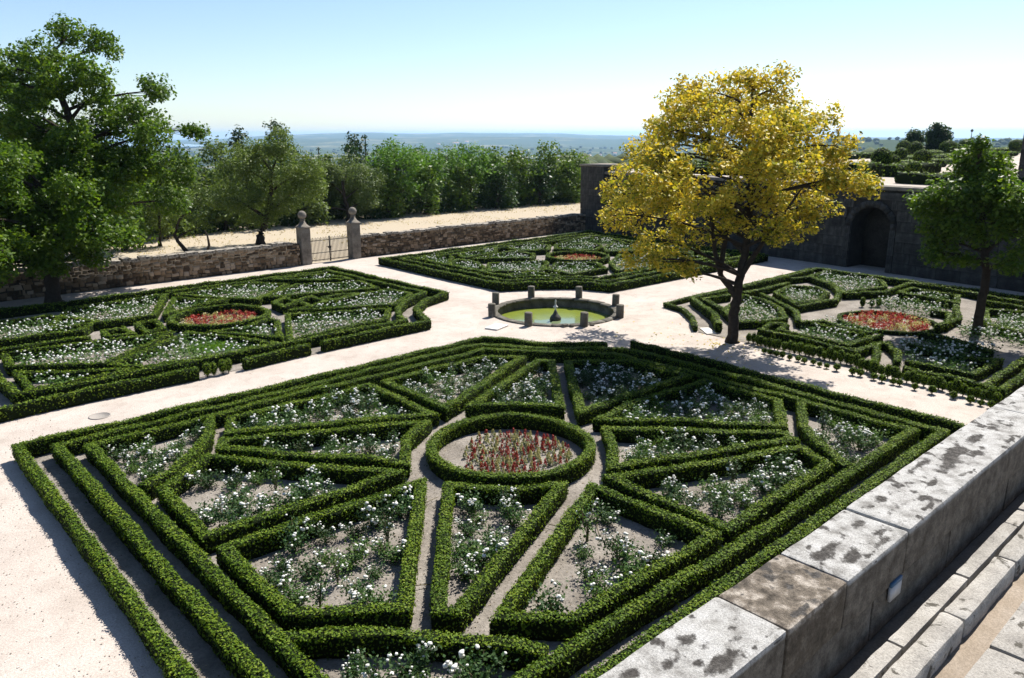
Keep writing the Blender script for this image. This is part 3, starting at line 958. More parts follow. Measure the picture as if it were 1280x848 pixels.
shrub_row([(9.35, 25.7), (10.5, 25.7)], 0.3, SH_BIG, 'young box shrub filling the gap in the hedge beside the manhole path', 'young shrubs in the hedge gap')
shrub_row([(30.6, 14.6), (29.9, 12.2)], 0.35, SH_BIG, 'young box shrub between the rose plots behind the yellow tree', 'young shrubs among the rose plots')
shrub_row([(36.6, 15.4), (38.4, 14.2), (38.9, 12.3)], 0.42, SH_BIG, 'young box shrub standing round the red bed near the dark wall', 'young shrubs round the red bed')
# ================================================================== ROSES
def rose_parts(seed, rad, h, nleaf, nbloom, leaf=0.055):
    rng = np.random.default_rng(seed)
    mb = MB()
    tips = []
    for k in range(7):
        a = rng.uniform(0, 6.28)
        rr = rad * rng.uniform(0.35, 1.0)
        hh = h * rng.uniform(0.55, 1.0) if k else h * 1.12
        t = np.linspace(0, 1, 5)
        P = np.stack([rr * np.cos(a) * t ** 1.2, rr * np.sin(a) * t ** 1.2, hh * t], -1) + rng.normal(0, 0.012, (5, 3))
        P[0] = (0.02 * math.cos(a), 0.02 * math.sin(a), -0.02)
        mb.tube(P, np.linspace(0.011, 0.004, 5), 4, False)
        tips.append(P)
    tips = np.array(tips)
    st = mb.mesh('stem', MT['stem'])
    k = rng.integers(0, 7, nleaf)
    t = rng.uniform(0.25, 1.0, nleaf) * 4
    i = np.minimum(t.astype(int), 3)
    C = tips[k, i] + (tips[k, i + 1] - tips[k, i]) * (t - i)[:, None] + rng.normal(0, 0.085, (nleaf, 3)) * np.array([1, 1, 0.7])
    C[:, 2] = np.maximum(C[:, 2], 0.04)
    LN = rng.normal(0, 0.6, (nleaf, 3)) + np.array([0, 0, 0.8])
    fo = np_mesh('foliage', leaf_quads(C, LN, leaf * rng.uniform(0.7, 1.4, nleaf), 0.68, rng), [quad_idx(nleaf)], [MT['rose_leaf']])
    Vs, Fs, n = [], [], 0
    V0, F0 = ICO1
    c = 0
    while c < nbloom:
        q = rng.integers(0, 7)
        base = tips[q, 4] if rng.random() < 0.7 else tips[q, 3]
        base = base + rng.normal(0, 0.05, 3) * np.array([1, 1, 0.4])
        for _ in range(rng.integers(1, 4)):
            p = base + rng.normal(0, 0.035, 3)
            p[2] = max(p[2], 0.12)
            r = rng.uniform(0.022, 0.045)
            V = V0 * r * np.array([1, 1, 0.72]) * rng.uniform(0.75, 1.2, (len(V0), 1)) + p
            Vs.append(V); Fs.append(F0 + n); n += len(V0); c += 1
    bl = np_mesh('bloom', np.concatenate(Vs), [np.concatenate(Fs)], [MT['bloom']])
    return st, fo, bl

ROSES = [rose_parts(100 + s, r, h, nl, nb) for s, (r, h, nl, nb) in enumerate([(0.40, 0.42, 600, 18), (0.46, 0.38, 660, 24), (0.34, 0.50, 500, 14), (0.48, 0.36, 700, 22), (0.30, 0.32, 400, 7), (0.18, 0.80, 230, 7)])]

def rose_bush(x, y, k, s, label):
    root = thing('rose_bush', label, 'rose bush', (x, y, 0.02), random.random() * 6.28, 'white roses of the parterre under the parapet')
    root.scale = (s, s, s * random.uniform(0.85, 1.1))
    st, fo, bl = ROSES[k]
    obj('stem', st, root)
    obj('foliage', fo, root)
    b = obj('bloom', bl, root)
    b['kind'] = 'stuff'

def scatter(poly, spacing, margin, tries=1500, seed=0, keep=None):
    rng = np.random.default_rng(seed)
    poly = np.asarray(poly, float)
    lo, hi = poly.min(0), poly.max(0)
    P = rng.uniform(lo, hi, (tries, 2))
    P = P[in_poly(P, poly)]
    if len(P) == 0:
        return P
    P = P[seg_dist(P, poly) > margin]
    out = []
    for p in P:
        if keep is not None and not keep(p):
            continue
        if all((p[0] - q[0]) ** 2 + (p[1] - q[1]) ** 2 > spacing ** 2 for q in out):
            out.append(p)
    return np.array(out)

plots = {k: FRONT[k][1] for k in FRONT if k.startswith('C')}
plots['K1'] = [(4.5, 20.83), (7.58, 20.8)] + FRONT['K1'][1]
plots['K2'] = [(20.85, 7.08), (20.9, 10.2)] + FRONT['K2'][1]
plots['K3'] = [(4.4, 7.02), (4.4, 10.3)] + FRONT['K3'][1]
rl = {'C1': 'in the kite-shaped plot nearest the manhole', 'C2': 'in the thin wedge plot by the sunny gravel corner', 'C3': 'in the half-bare kite plot by the sunny gravel rows',
      'C4': 'in the large plot beside the narrow path under the parapet', 'C5': 'in the thin wedge between the two narrow paths', 'C6': 'in the half-bare plot close to the parapet',
      'C7': 'in the kite plot running beside the parapet rows', 'C8': 'in the thin wedge beside the round bed and cross path', 'C9': 'in the plot half shaded by the yellow tree',
      'C10': 'in the plot wholly shaded by the yellow tree', 'C11': 'in the thin wedge pointing at the pond', 'C12': 'in the sunlit plot nearest the pond',
      'K1': 'in the corner triangle at the sunny gravel', 'K2': 'in the corner triangle at parapet and cross path', 'K3': 'in the corner triangle at the foot of the parapet'}
bare = [(11.3, 9.1, 0.7), (9.0, 8.35, 0.5), (5.6, 16.2, 0.65), (8.0, 10.6, 0.4), (14.2, 9.3, 0.45), (6.8, 15.2, 0.45)]
cnt = 0
for n_, (k, poly) in enumerate(plots.items()):
    dens = 0.50 if k in ('C12', 'C10', 'C11', 'C1', 'C9') else 0.53
    pts = scatter(poly, dens, 0.40, 2500, 50 + n_, lambda p: all((p[0] - b[0]) ** 2 + (p[1] - b[1]) ** 2 > b[2] ** 2 for b in bare))
    for x, y in pts:
        if cnt >= 298:
            continue
        kk = random.choices(range(6), [4, 4, 3, 4, 3, 0.7])[0]
        rose_bush(x, y, kk, random.uniform(0.68, 1.22), 'white rose bush ' + rl[k])
        cnt += 1
print('rose bushes', cnt)

# loose canes and cut prunings on the soil
mb = MB()
for (x, y, a, L) in [(9.2, 12.9, 0.3, 0.9), (6.3, 12.3, 2.1, 0.6), (11.2, 9.6, 0.8, 0.7), (10.6, 10.3, 1.9, 0.8), (7.9, 11.6, 1.2, 0.5), (13.5, 9.2, 0.2, 0.6), (7.2, 10.4, 2.6, 0.7)]:
    c = thing('pruned_cane', 'thin dry rose cane lying on the soil of a plot under the parapet', 'cane', (x, y, 0.05), a, 'dry canes on the soil')
    m1 = MB()
    m1.tube([(-L / 2, 0, 0.0), (0, 0.04, 0.05), (L / 2, 0, 0.015)], [0.012, 0.010, 0.006], 5)
    obj('cane', m1.mesh('cane', MT['stem']), c)

# dry petals, crumbs and leaf litter on the soil of the near plots
rng = np.random.default_rng(41)
n = 9000
P_ = np.stack([rng.uniform(3.3, 21.5, n), rng.uniform(6.2, 21.8, n), np.full(n, 0.035)], -1)
MT['litter'] = leaf_mat('leaf_litter', [(0, (0.05, 0.038, 0.025)), (0.5, (0.16, 0.12, 0.075)), (1, (0.36, 0.31, 0.22))], 0.1, 0.9, spec=0.05)
o = obj('leaf_litter', np_mesh('leaf_litter', leaf_quads(P_, rng.normal(0, 0.3, (n, 3)) + np.array([0, 0, 1.0]), rng.uniform(0.015, 0.05, n), 0.6, rng), [quad_idx(n)], [MT['litter']]))
o['kind'] = 'stuff'
tag(o, 'dry leaf litter and crumbs scattered on the soil under the parapet', 'leaf litter')

n = 7000
P_ = np.stack([rng.uniform(-4, 46, n), rng.uniform(3, 44.5, n), np.full(n, 0.012)], -1)
P_[:3000, 0] = rng.uniform(-2, 4.5, 3000)
P_[:3000, 1] = rng.uniform(6, 26, 3000)
P_ = P_[np.hypot(P_[:, 0] - PC[0], P_[:, 1] - PC[1]) > 3.4]
n = len(P_)
MT['pebble'] = leaf_mat('pebble', [(0, (0.16, 0.13, 0.10)), (0.5, (0.34, 0.30, 0.25)), (1, (0.55, 0.51, 0.46))], 0.0, 0.9, spec=0.1)
o = obj('gravel_stones', np_mesh('gravel_stones', leaf_quads(P_, rng.normal(0, 0.35, (n, 3)) + np.array([0, 0, 1.0]), rng.uniform(0.015, 0.045, n), 0.8, rng), [quad_idx(n)], [MT['pebble']]))
o['kind'] = 'stuff'
tag(o, 'loose small stones and crumbs scattered over the pale gravel', 'stones')

# the roses of the three other parterres, too many to part
def far_roses(polys, seed, spacing=0.44, lf=0.095, nl=62, nb=5):
    rng = np.random.default_rng(seed)
    Vl, Vb, Fb, nbv = [], [], [], 0
    V0, F0 = ICO1
    for q, poly in enumerate(polys):
        pts = scatter(poly, spacing, 0.38, 1600, seed + q)
        for x, y in pts:
            h = rng.uniform(0.26, 0.46)
            C = rng.normal(0, 1, (nl, 3)) * np.array([0.17, 0.17, 0.12]) + np.array([x, y, h * 0.62])
            C[:, 2] = np.clip(C[:, 2], 0.04, h)
            Vl.append(leaf_quads(C, rng.normal(0, 0.6, (nl, 3)) + np.array([0, 0, 0.8]), lf * rng.uniform(0.7, 1.3, nl), 0.68, rng))
            for _ in range(rng.integers(nb // 2, nb + 4)):
                p = np.array([x, y, h]) + rng.normal(0, 1, 3) * np.array([0.19, 0.19, 0.06])
                Vb.append(V0 * rng.uniform(0.028, 0.052) * np.array([1, 1, 0.8]) + p)
                Fb.append(F0 + nbv); nbv += len(V0)
    L = np.concatenate(Vl)
    B = np.concatenate(Vb)
    return np_mesh('rose_planting', np.vstack([L, B]), [quad_idx(len(L) // 4), np.concatenate(Fb) + len(L)], [MT['rose_far'], MT['bloom']], [0, 1])
polys = [p for k, (c, p) in LEFT.items() if c and not k.startswith(('L7', 'L13', 'L14'))]
polys += [p for k, (c, p) in FAR.items() if c] + [[(28.5, 32.5), (31, 31.9), (31, 29.6), (29.5, 30.4)], [(41, 39.4), (44.3, 40.2), (45.2, 37.5), (44.3, 36.4)]]
polys += [[(31.6, 20.4), (33.0, 20.4), (30.2, 18.5)], RIGHT['R2'][1], RIGHT['R4'][1], RIGHT['R6'][1], RIGHT['R8'][1], RIGHT['R12'][1],
          [(28.6, 15.2), (30.5, 14.9), (30.4, 12.3), (28.5, 12.3)], [(27.7, 9.9), (31.0, 11.8), (33.0, 10.2), (32.5, 8.0), (27.8, 7.9)],
          [(30.8, 15.6), (32.2, 15.2), (31.8, 12.0), (30.8, 12.5)], [(36.2, 15.6), (39.0, 15.2), (38.8, 12.0), (36.4, 12.2)], [(33.5, 10.6), (36, 10.9), (38.5, 8), (33.6, 6.5)]]
polys += [[(-3, 28), (3.4, 27.5), (3.4, 39), (-3, 39)]]
o = obj('rose_planting', far_roses(polys, 900))
o['kind'] = 'stuff'
tag(o, 'dense white roses filling the hedged plots of the three parterres round the pond', 'roses')

# ---- red and yellow plumed bedding plants
def plume(seed, mat, h):
    rng = np.random.default_rng(seed)
    n = 46
    t = rng.random(n) ** 0.8
    a = rng.uniform(0, 6.28, n)
    r = 0.055 * (1.05 - t) + 0.012
    C = np.stack([r * np.cos(a), r * np.sin(a), 0.05 + t * (h - 0.05)], -1)
    LN = np.stack([np.cos(a), np.sin(a), rng.uniform(0.1, 0.9, n)], -1) + rng.normal(0, 0.3, (n, 3))
    top = np_mesh('plume', leaf_quads(C, LN, 0.06 * rng.uniform(0.7, 1.2, n), 0.6, rng), [quad_idx(n)], [mat])
    n = 16
    a = rng.uniform(0, 6.28, n)
    C = np.stack([0.06 * np.cos(a), 0.06 * np.sin(a), rng.uniform(0.02, 0.09, n)], -1)
    base = np_mesh('leaves', leaf_quads(C, rng.normal(0, 0.4, (n, 3)) + np.array([0, 0, 1.0]), np.full(n, 0.075), 0.6, rng), [quad_idx(n)], [MT['rose_leaf']])
    return top, base
REDS = [plume(s, MT['red'], h) for s, h in ((1, 0.27), (2, 0.22), (3, 0.32))]
YELS = [plume(s, MT['yellow_plume'], h) for s, h in ((4, 0.20), (5, 0.24))]
rng = np.random.default_rng(77)
pp = []
while len(pp) < 230:
    p = rng.uniform(-1.6, 1.6, 2)
    if np.hypot(*p) > 1.55:
        continue
    along = p @ np.array([0.74, -0.67])
    if along < -1.2 + 0.35 * rng.random():          # bare soil at one end of the round bed
        continue
    if np.hypot(p[0] - 0.15, p[1] + 1.35) < 0.38 * rng.random() + 0.1:
        continue
    if all(np.hypot(*(p - q)) > 0.115 for q in pp):
        pp.append(p)
for p in pp:
    x, y = 12.42 + p[0], 13.65 + p[1]
    red = vnoise(np.array([[x, y, 0.0]]), 3.4)[0] + rng.normal(0, 0.22) > 0.48
    top, base = (REDS if red else YELS)[rng.integers(0, 3 if red else 2)]
    nm = 'red_bedding_plant' if red else 'yellow_bedding_plant'
    root = thing(nm, ('red plumed bedding plant' if red else 'pale yellow plumed bedding plant') + ' in the round bed of the parapet parterre', 'flower', (x, y, 0.03), rng.uniform(0, 6.28),
                 'red plumes in the round bed' if red else 'yellow plumes in the round bed')
    s = rng.uniform(0.6, 0.95)
    root.scale = (s, s, s)
    obj('plume', top, root)
    obj('leaves', base, root)

def far_bedding(c, R_, n, seed):
    rng = np.random.default_rng(seed)
    VR, VY = [], []
    for _ in range(n):
        a, r = rng.uniform(0, 6.28), R_ * math.sqrt(rng.random())
        x, y = c[0] + r * math.cos(a), c[1] + r * math.sin(a)
        k = 16
        C = rng.normal(0, 0.045, (k, 3)) + np.array([x, y, 0]) 
        C[:, 2] = rng.uniform(0.05, 0.30, k)
        L = leaf_quads(C, rng.normal(0, 0.7, (k, 3)) + np.array([0, 0, 0.5]), rng.uniform(0.06, 0.10, k), 0.62, rng)
        (VR if vnoise(np.array([[x, y, 0.0]]), 1.6)[0] + rng.normal(0, 0.2) > 0.45 else VY).append(L)
    A_, B_ = np.concatenate(VR), np.concatenate(VY)
    return np_mesh('bedding_flowers', np.vstack([A_, B_]), [quad_idx(len(A_) // 4), quad_idx(len(B_) // 4, len(A_))], [MT['red'], MT['yellow_plume']], [0, 1])
for c, R_, n, lab in (((12.9, 33.05), 1.6, 260, 'red and yellow plumed flowers in the round bed beside the shady tree'),
                      ((36.9, 34.1), 1.55, 200, 'red and yellow plumed flowers in the round bed between pond and terrace wall'),
                      ((34.0, 13.2), 1.7, 300, 'red and yellow plumed flowers in the low-edged round bed behind the yellow tree')):
    o = obj('bedding_flowers', far_bedding(c, R_, n, 31))
    o['kind'] = 'stuff'
    tag(o, lab, 'flowers')
# fresh grass patch in one plot
n = 2200
C = rng.normal(0, 1, (n, 3)) * np.array([0.55, 0.45, 0]) + np.array([11.0, 29.1, 0.1])
C[:, 2] = rng.uniform(0.03, 0.22, n)
MT['grass'] = leaf_mat('fresh_grass', [(0, (0.09, 0.2, 0.02)), (1, (0.2, 0.34, 0.05))], 0.4)
o = obj('grass_patch', np_mesh('grass_patch', leaf_quads(C, rng.normal(0, 1, (n, 3)) * np.array([1, 1, 0.25]), np.full(n, 0.13), 0.2, rng), [quad_idx(n)], [MT['grass']]))
o['kind'] = 'stuff'
tag(o, 'patch of bright fresh grass between the roses beside the shady tree', 'grass')

# ================================================================== POND
pond = thing('round_pond', 'round sunken stone pond with green water ringed by eight stone posts', 'pond', (PC[0], PC[1], 0))
mb = MB()
mb.lathe([(2.78, 0.03), (2.76, -0.42), (2.74, -0.6), (0.0, -0.6)], 64)
obj('basin_wall', mb.mesh('basin_wall', MT['pond_stone'], True), pond)
nseg = 22
seg = []
for v in range(3):
    m1 = MB()
    da = 2 * math.pi / nseg * 0.985
    aa = np.linspace(-da / 2, da / 2, 5)
    pr = [(2.70, -0.05), (2.70, 0.045), (2.73, 0.062), (3.00, 0.07), (3.05, 0.05), (3.06, -0.05)]
    V = np.array([[(r * math.cos(t), r * math.sin(t), z + (0.006 * random.gauss(0, 1))) for (r, z) in pr] for t in aa])
    k = len(pr)
    q = [(i * k + j, i * k + (j + 1) % k, (i + 1) * k + (j + 1) % k, (i + 1) * k + j) for i in range(4) for j in range(k)]
    V = V.reshape(-1, 3)
    q += [(0, 5, 4, 1), (1, 4, 3, 2), (24, 25, 28, 29), (25, 26, 27, 28)]
    m1.add(V, q)
    seg.append(m1.mesh('rim_stone', MT['pond_stone']))
for s in range(nseg):
    obj('rim_stone', seg[s % 3], pond, (0, 0, random.uniform(-0.01, 0.012)), (0, 0, 2 * math.pi * s / nseg))
mwater, nt, b = new_mat('algae_water')
alg = mixc(nt, noise(nt, 3.0, 4, 0.6), (0.10, 0.135, 0.012), (0.19, 0.225, 0.025))
msk = ramp(nt, [(0.50, (0, 0, 0)), (0.60, (1, 1, 1))], noise(nt, 0.42, 3, 0.5))
nt.links.new(mixc(nt, msk, alg, (0.15, 0.19, 0.10)), b.inputs['Base Color'])
rr_ = nt.nodes.new("ShaderNodeMath")
rr_.operation = 'MULTIPLY_ADD'
rr_.inputs[1].default_value = -0.25
rr_.inputs[2].default_value = 0.28
mk = nt.nodes.new("ShaderNodeRGBToBW")
nt.links.new(msk, mk.inputs[0])
nt.links.new(mk.outputs[0], rr_.inputs[0])
nt.links.new(rr_.outputs[0], b.inputs['Roughness'])
bump(nt, b, noise(nt, 9.0, 3, 0.6), 0.12, 0.02)
mb = MB()
mb.lathe([(2.755, -0.40), (1.4, -0.40), (0.001, -0.40)], 48)
obj('water', mb.mesh('water', mwater, True), pond)
# stone posts round the pond
m1 = MB()
m1.lathe([(0.001, 0.62), (0.16, 0.615), (0.175, 0.595), (0.175, 0.0), (0.185, -0.03)], 18)
post_me = m1.mesh('stone_post', MT['pond_stone'], False)
for k in range(8):
    a = math.radians(22.5 + 45 * k)
    o = obj('stone_post', post_me, None, (PC[0] + 3.12 * math.cos(a), PC[1] + 3.12 * math.sin(a), 0.0), (random.gauss(0, 0.015), random.gauss(0, 0.015), random.random() * 6), (1, 1, random.uniform(0.95, 1.05)))
    tag(o, 'short round grey stone post standing at the pond rim', 'post', 'stone posts round the pond')
# fountain head
ft = thing('fountain_spout', 'small dark bronze fountain spout with a pale nozzle in the green pond', 'fountain', (PC[0], PC[1], -0.6))
m1 = MB()
m1.lathe([(0.12, 0.0), (0.12, 0.2), (0.27, 0.22), (0.26, 0.30), (0.20, 0.40), (0.13, 0.47), (0.08, 0.58), (0.05, 0.66), (0.001, 0.67)], 18)
fb = obj('base', m1.mesh('base', MT['bronze'], True), ft)
m1 = MB()
m1.lathe([(0.03, 0.64), (0.045, 0.72), (0.11, 0.80), (0.11, 0.84), (0.05, 0.87), (0.03, 0.98), (0.045, 1.06), (0.03, 1.14), (0.001, 1.18)], 14)
obj('nozzle', m1.mesh('nozzle', MT['fount_white'], True), fb)
# loose rim stones in front
for k, (x, y, s) in enumerate([(23.55, 22.42, 0.16), (23.75, 22.22, 0.13), (24.55, 21.75, 0.11)]):
    V, Qd = rough_block(s * 2.0, s * 1.3, s * 0.9, 0.06, 0.05, 0.03, 5.0, (k, 0, 0))
    o = obj('loose_stone', np_mesh('loose_stone', V, [Qd], [MT['pond_stone']], smooth=True), None, (x, y, s * 0.4), (0, 0, k * 1.1))
    tag(o, 'loose rough stone lying against the pond rim', 'stone', 'loose stones at the pond rim')
# pale slab and manhole in the gravel
V, Qd = rough_block(0.95, 0.62, 0.07, 0.08, 0.015, 0.004, 3.0)
o = obj('stone_slab', np_mesh('stone_slab', V, [Qd], [MT['white_slab']]), None, (21.3, 24.3, 0.035), (0, 0, 0.3))
tag(o, 'flat pale stone slab lying on the gravel between hedge and pond', 'slab')
V, Qd = rough_block(1.0, 0.42, 0.06, 0.08, 0.015, 0.01, 3.0)
o = obj('stone_slab', np_mesh('stone_slab', V, [Qd], [MT['white_slab']]), None, (27.3, 17.75, 0.03), (0, 0, 0.9))
tag(o, 'broken pale slab on the gravel beside the yellow tree trunk', 'slab')
m1 = MB()
m1.lathe([(0.30, 0.0), (0.30, 0.018), (0.27, 0.022), (0.265, 0.012), (0.001, 0.014)], 28)
mh = thing('manhole_cover', 'round grey manhole cover in the pale gravel path', 'manhole cover', (5.57, 24.1, 0.0))
obj('cover', m1.mesh('cover', plain('dull_metal', (0.27, 0.245, 0.22), 0.7, 30, 0.2), False), mh)

# ================================================================== RUBBLE WALL AND GATE
def rubble_wall(x0, x1, y, h, label, seed):
    rng = np.random.default_rng(seed)
    root = thing('rubble_wall', label, 'wall', ((x0 + x1) / 2, y, 0))
    L = x1 - x0
    m1 = MB()
    m1.box(-L / 2, L / 2, 0.06, 0.50, -0.05, h - 0.06)
    obj('core', m1.mesh('core', MT['mortar']), root)
    m1 = MB()
    z = 0.0
    while z < h - 0.12:
        ch = rng.uniform(0.13, 0.24)
        x = -L / 2 + rng.uniform(-0.2, 0)
        while x < L / 2:
            w = rng.uniform(0.16, 0.42)
            for side in (0, 1):
                j = rng.uniform(-0.035, 0.035, (8, 2))
                f0 = 0.07 if side == 0 else 0.49
                f1 = (f0 - rng.uniform(0.035, 0.085)) if side == 0 else (f0 + rng.uniform(0.03, 0.07))
                xa, xb = max(x + 0.01, -L / 2), min(x + w - 0.012, L / 2)
                if xb - xa < 0.06:
                    continue
                dz = rng.uniform(-0.05, 0.05); za, zb = max(0, z + dz), min(z + dz + ch * rng.uniform(0.8, 1.35) - 0.01, h - 0.03)
                o_ = [(xa, za), (xb, za), (xb, zb), (xa, zb)]
                inn = [(xa + 0.05, za + 0.04), (xb - 0.05, za + 0.04), (xb - 0.05, zb - 0.04), (xa + 0.05, zb - 0.04)]
                V = [(p[0] + j[q, 0], f0, p[1] + j[q, 1]) for q, p in enumerate(o_)] + [(p[0] + j[q + 4, 0], f1, p[1] + j[q + 4, 1]) for q, p in enumerate(inn)]
                qd = [(4, 5, 6, 7), (0, 1, 5, 4), (1, 2, 6, 5), (2, 3, 7, 6), (3, 0, 4, 7)]
                if side:
                    qd = [t[::-1] for t in qd]
                m1.add(V, qd)
            x += w
        z += ch
    o = obj('stone', m1.mesh('stone', MT['rubble']), root)
    o['kind'] = 'stuff'
    vs = []
    for s in range(5):
        V, Qd = rough_block(0.5, 0.62, 0.20, 0.09, 0.06, 0.04, 4.0, (s * 3.1, seed, 0))
        vs.append(np_mesh('coping_stone', V, [Qd], [MT['coping']], smooth=True))
    x = -L / 2 + 0.25
    while x < L / 2 - 0.2:
        sx = rng.uniform(0.75, 1.35)
        obj('coping_stone', vs[rng.integers(0, 5)], root, (x + 0.25 * (sx - 1), 0.28 + rng.normal(0, 0.02), h + rng.uniform(-0.05, 0.04)), (rng.normal(0, 0.05), rng.normal(0, 0.06), rng.normal(0, 0.06)), (sx, 1, rng.uniform(0.8, 1.2)))
        x += 0.5 * sx + 0.02
    return root
MT['coping'] = stone_mat('coping_stone', [(0.15, 0.13, 0.105), (0.27, 0.24, 0.20), (0.36, 0.335, 0.29)], 1.8, 14.0, 0.7, 0.03, lich=(2.5, 0.58))
rubble_wall(-24.0, 23.05, 45.0, 1.42, 'rough rubble stone wall running under the shady tree up to the gate', 5)
rubble_wall(27.5, 50.0, 45.2, 1.42, 'rough rubble stone wall between the gate and the tall terrace wall', 6)

def gate_post(x, y, label):
    r = thing('gate_post', label, 'gate post', (x, y, 0), 0, 'stone gate posts with ball finials')
    V, Qd = rough_block(0.66, 0.66, 2.32, 0.13, 0.03, 0.012, 2.0, (x, 0, 0))
    V[:, 2] += 1.16
    obj('shaft', np_mesh('shaft', V, [Qd], [MT['post']], smooth=False), r)
    m1 = MB()
    pr = [(0.37, 2.32), (0.37, 2.39), (0.27, 2.46), (0.18, 2.57), (0.12, 2.70), (0.11, 2.80)]
    V = np.array([[(sx * w, sy * w, z) for sx, sy in ((-1, -1), (1, -1), (1, 1), (-1, 1))] for w, z in pr]).reshape(-1, 3)
    qd = [(i * 4 + j, i * 4 + (j + 1) % 4, i * 4 + 4 + (j + 1) % 4, i * 4 + 4 + j) for i in range(5) for j in range(4)] + [(3, 2, 1, 0), (20, 21, 22, 23)]
    m1.add(V, qd)
    cap = obj('cap', m1.mesh('cap', MT['post']), r)
    m1 = MB()
    t = np.linspace(-math.pi / 2, math.pi / 2, 13)
    m1.lathe([(0.10, 2.76), (0.17, 2.80), (0.17, 2.84), (0.10, 2.87)] + [(max(0.001, 0.27 * math.cos(a)), 3.12 + 0.27 * math.sin(a)) for a in t[1:]], 20)
    obj('ball', m1.mesh('ball', MT['post'], True), cap)
    return r
gate_post(23.46, 45.25, 'stone gate post with ball finial at the end of the wall under the shady tree')
gate_post(27.13, 45.3, 'stone gate post with ball finial at the end of the wall near the terrace')
gate = thing('iron_gate', 'closed low gate of thin iron bars between the ball-topped stone posts', 'gate', (25.3, 45.3, 0))
m1 = MB()
m1.tube([(0, 0, 0.06), (0, 0, 1.62)], 0.018, 6)
bar = m1.mesh('bar', MT['iron'])
m1 = MB()
for z in (0.16, 0.62, 1.42):
    m1.box(-0.66, 0.66, -0.018, 0.018, z - 0.02, z + 0.02)
for sx in (-1, 1):
    m1.tube([(sx * 0.665, 0, 0.03), (sx * 0.665, 0, 1.66)], 0.03, 8)
frame = m1.mesh('gate_leaf', MT['iron'])
for sx in (-0.7, 0.7):
    gl = obj('gate_leaf', frame, gate, (sx, 0, 0))
    for k in range(13):
        obj('bar', bar, gl, (-0.57 + k * 1.14 / 12, 0.026, 0), (0, 0, 0), (1, 1, 0.97 + 0.03 * (k % 2)))
m1 = MB()
m1.box(-0.09, 0.09, -0.035, 0.035, 0.86, 1.0)
m1.tube([(-0.22, -0.03, 0.98), (0.15, -0.03, 0.98)], 0.02, 6)
m1.box(-0.05, 0.05, -0.06, -0.03, 0.74, 0.86)
obj('latch', m1.mesh('latch', MT['iron']), gate)

# ================================================================== TERRACE WALL WITH ARCH
TA = math.atan2(1.0, 0.11)                 # the wall runs almost along +Y
wall = thing('terrace_wall', 'tall dark granite retaining wall with an arched niche', 'wall', (47.4, 20.0, 0), TA)
# local x runs along the wall (towards the rubble wall), local y points away from the sun side: y>0 faces the garden
XL, XR, WH = -17.5, 26.0, 4.8
ah, asp, ar = 1.25, 2.55, 1.25
t = np.linspace(math.pi, 0, 17)
outline = [(XL, 0.0), (-ah, 0.0), (-ah, asp)] + [(ar * math.cos(q), asp + ar * math.sin(q)) for q in t[1:-1]] + [(ah, asp), (ah, 0.0), (XR, 0.0), (XR, WH), (XL, WH)]
bm = bmesh.new()
va = [bm.verts.new((p[0], 0.0, p[1])) for p in outline]
vb = [bm.verts.new((p[0], -1.6, p[1])) for p in outline]
bm.faces.new(va)
bm.faces.new(vb[::-1])
for k in range(len(outline)):
    k2 = (k + 1) % len(outline)
    bm.faces.new((va[k], vb[k], vb[k2], va[k2]))
bmesh.ops.recalc_face_normals(bm, faces=bm.faces)
me = bpy.data.meshes.new('core')
bm.to_mesh(me)
bm.free()
me.materials.append(MT['ashlar_core'])
obj('core', me, wall)
m1 = MB()
m1.box(-1.6, 1.6, -1.66, -1.55, 0, 4.2)
obj('niche_back', m1.mesh('niche_back', MT['ashlar_core']), wall)
blk = []
for s in range(4):
    V, Qd = rough_block(1, 1, 1, 0.5, 0.012, 0.006, 3, (s * 5, 0, 0))
    V[:, 0] = np.clip(V[:, 0], -0.5, 0.5)
    blk.append(np_mesh('block', V, [Qd], [MT['ashlar']]))
zc = 0.0
heights = [0.66, 0.60, 0.62, 0.58, 0.60, 0.62, 0.56, 0.44]
hc = np.cumsum([0] + heights)
for r_, hh in enumerate(heights):
    z0 = hc[r_]
    x = XL + random.uniform(0, 0.8) - 0.8
    while x < XR:
        w = random.uniform(1.0, 1.9)
        xa, xb = max(x, XL), min(x + w, XR)
        segs_ = [(xa, xb)]
        zt = z0 + hh
        # keep the blocks clear of the arch ring
        if z0 < asp:
            lim = ah + 0.36
        elif z0 < asp + ar + 0.38:
            lim = math.sqrt(max(0.0, (ar + 0.38) ** 2 - (z0 - asp) ** 2))
        else:
            lim = 0
        if lim and xb > -lim and xa < lim:
            segs_ = [(xa, min(xb, -lim))] if xa < -lim else []
            if xb > lim:
                segs_.append((max(xa, lim), xb))
        for (p, q) in segs_:
            if q - p > 0.12:
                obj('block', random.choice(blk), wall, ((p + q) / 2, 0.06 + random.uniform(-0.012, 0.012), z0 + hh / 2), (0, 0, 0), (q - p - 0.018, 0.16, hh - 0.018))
        x += w
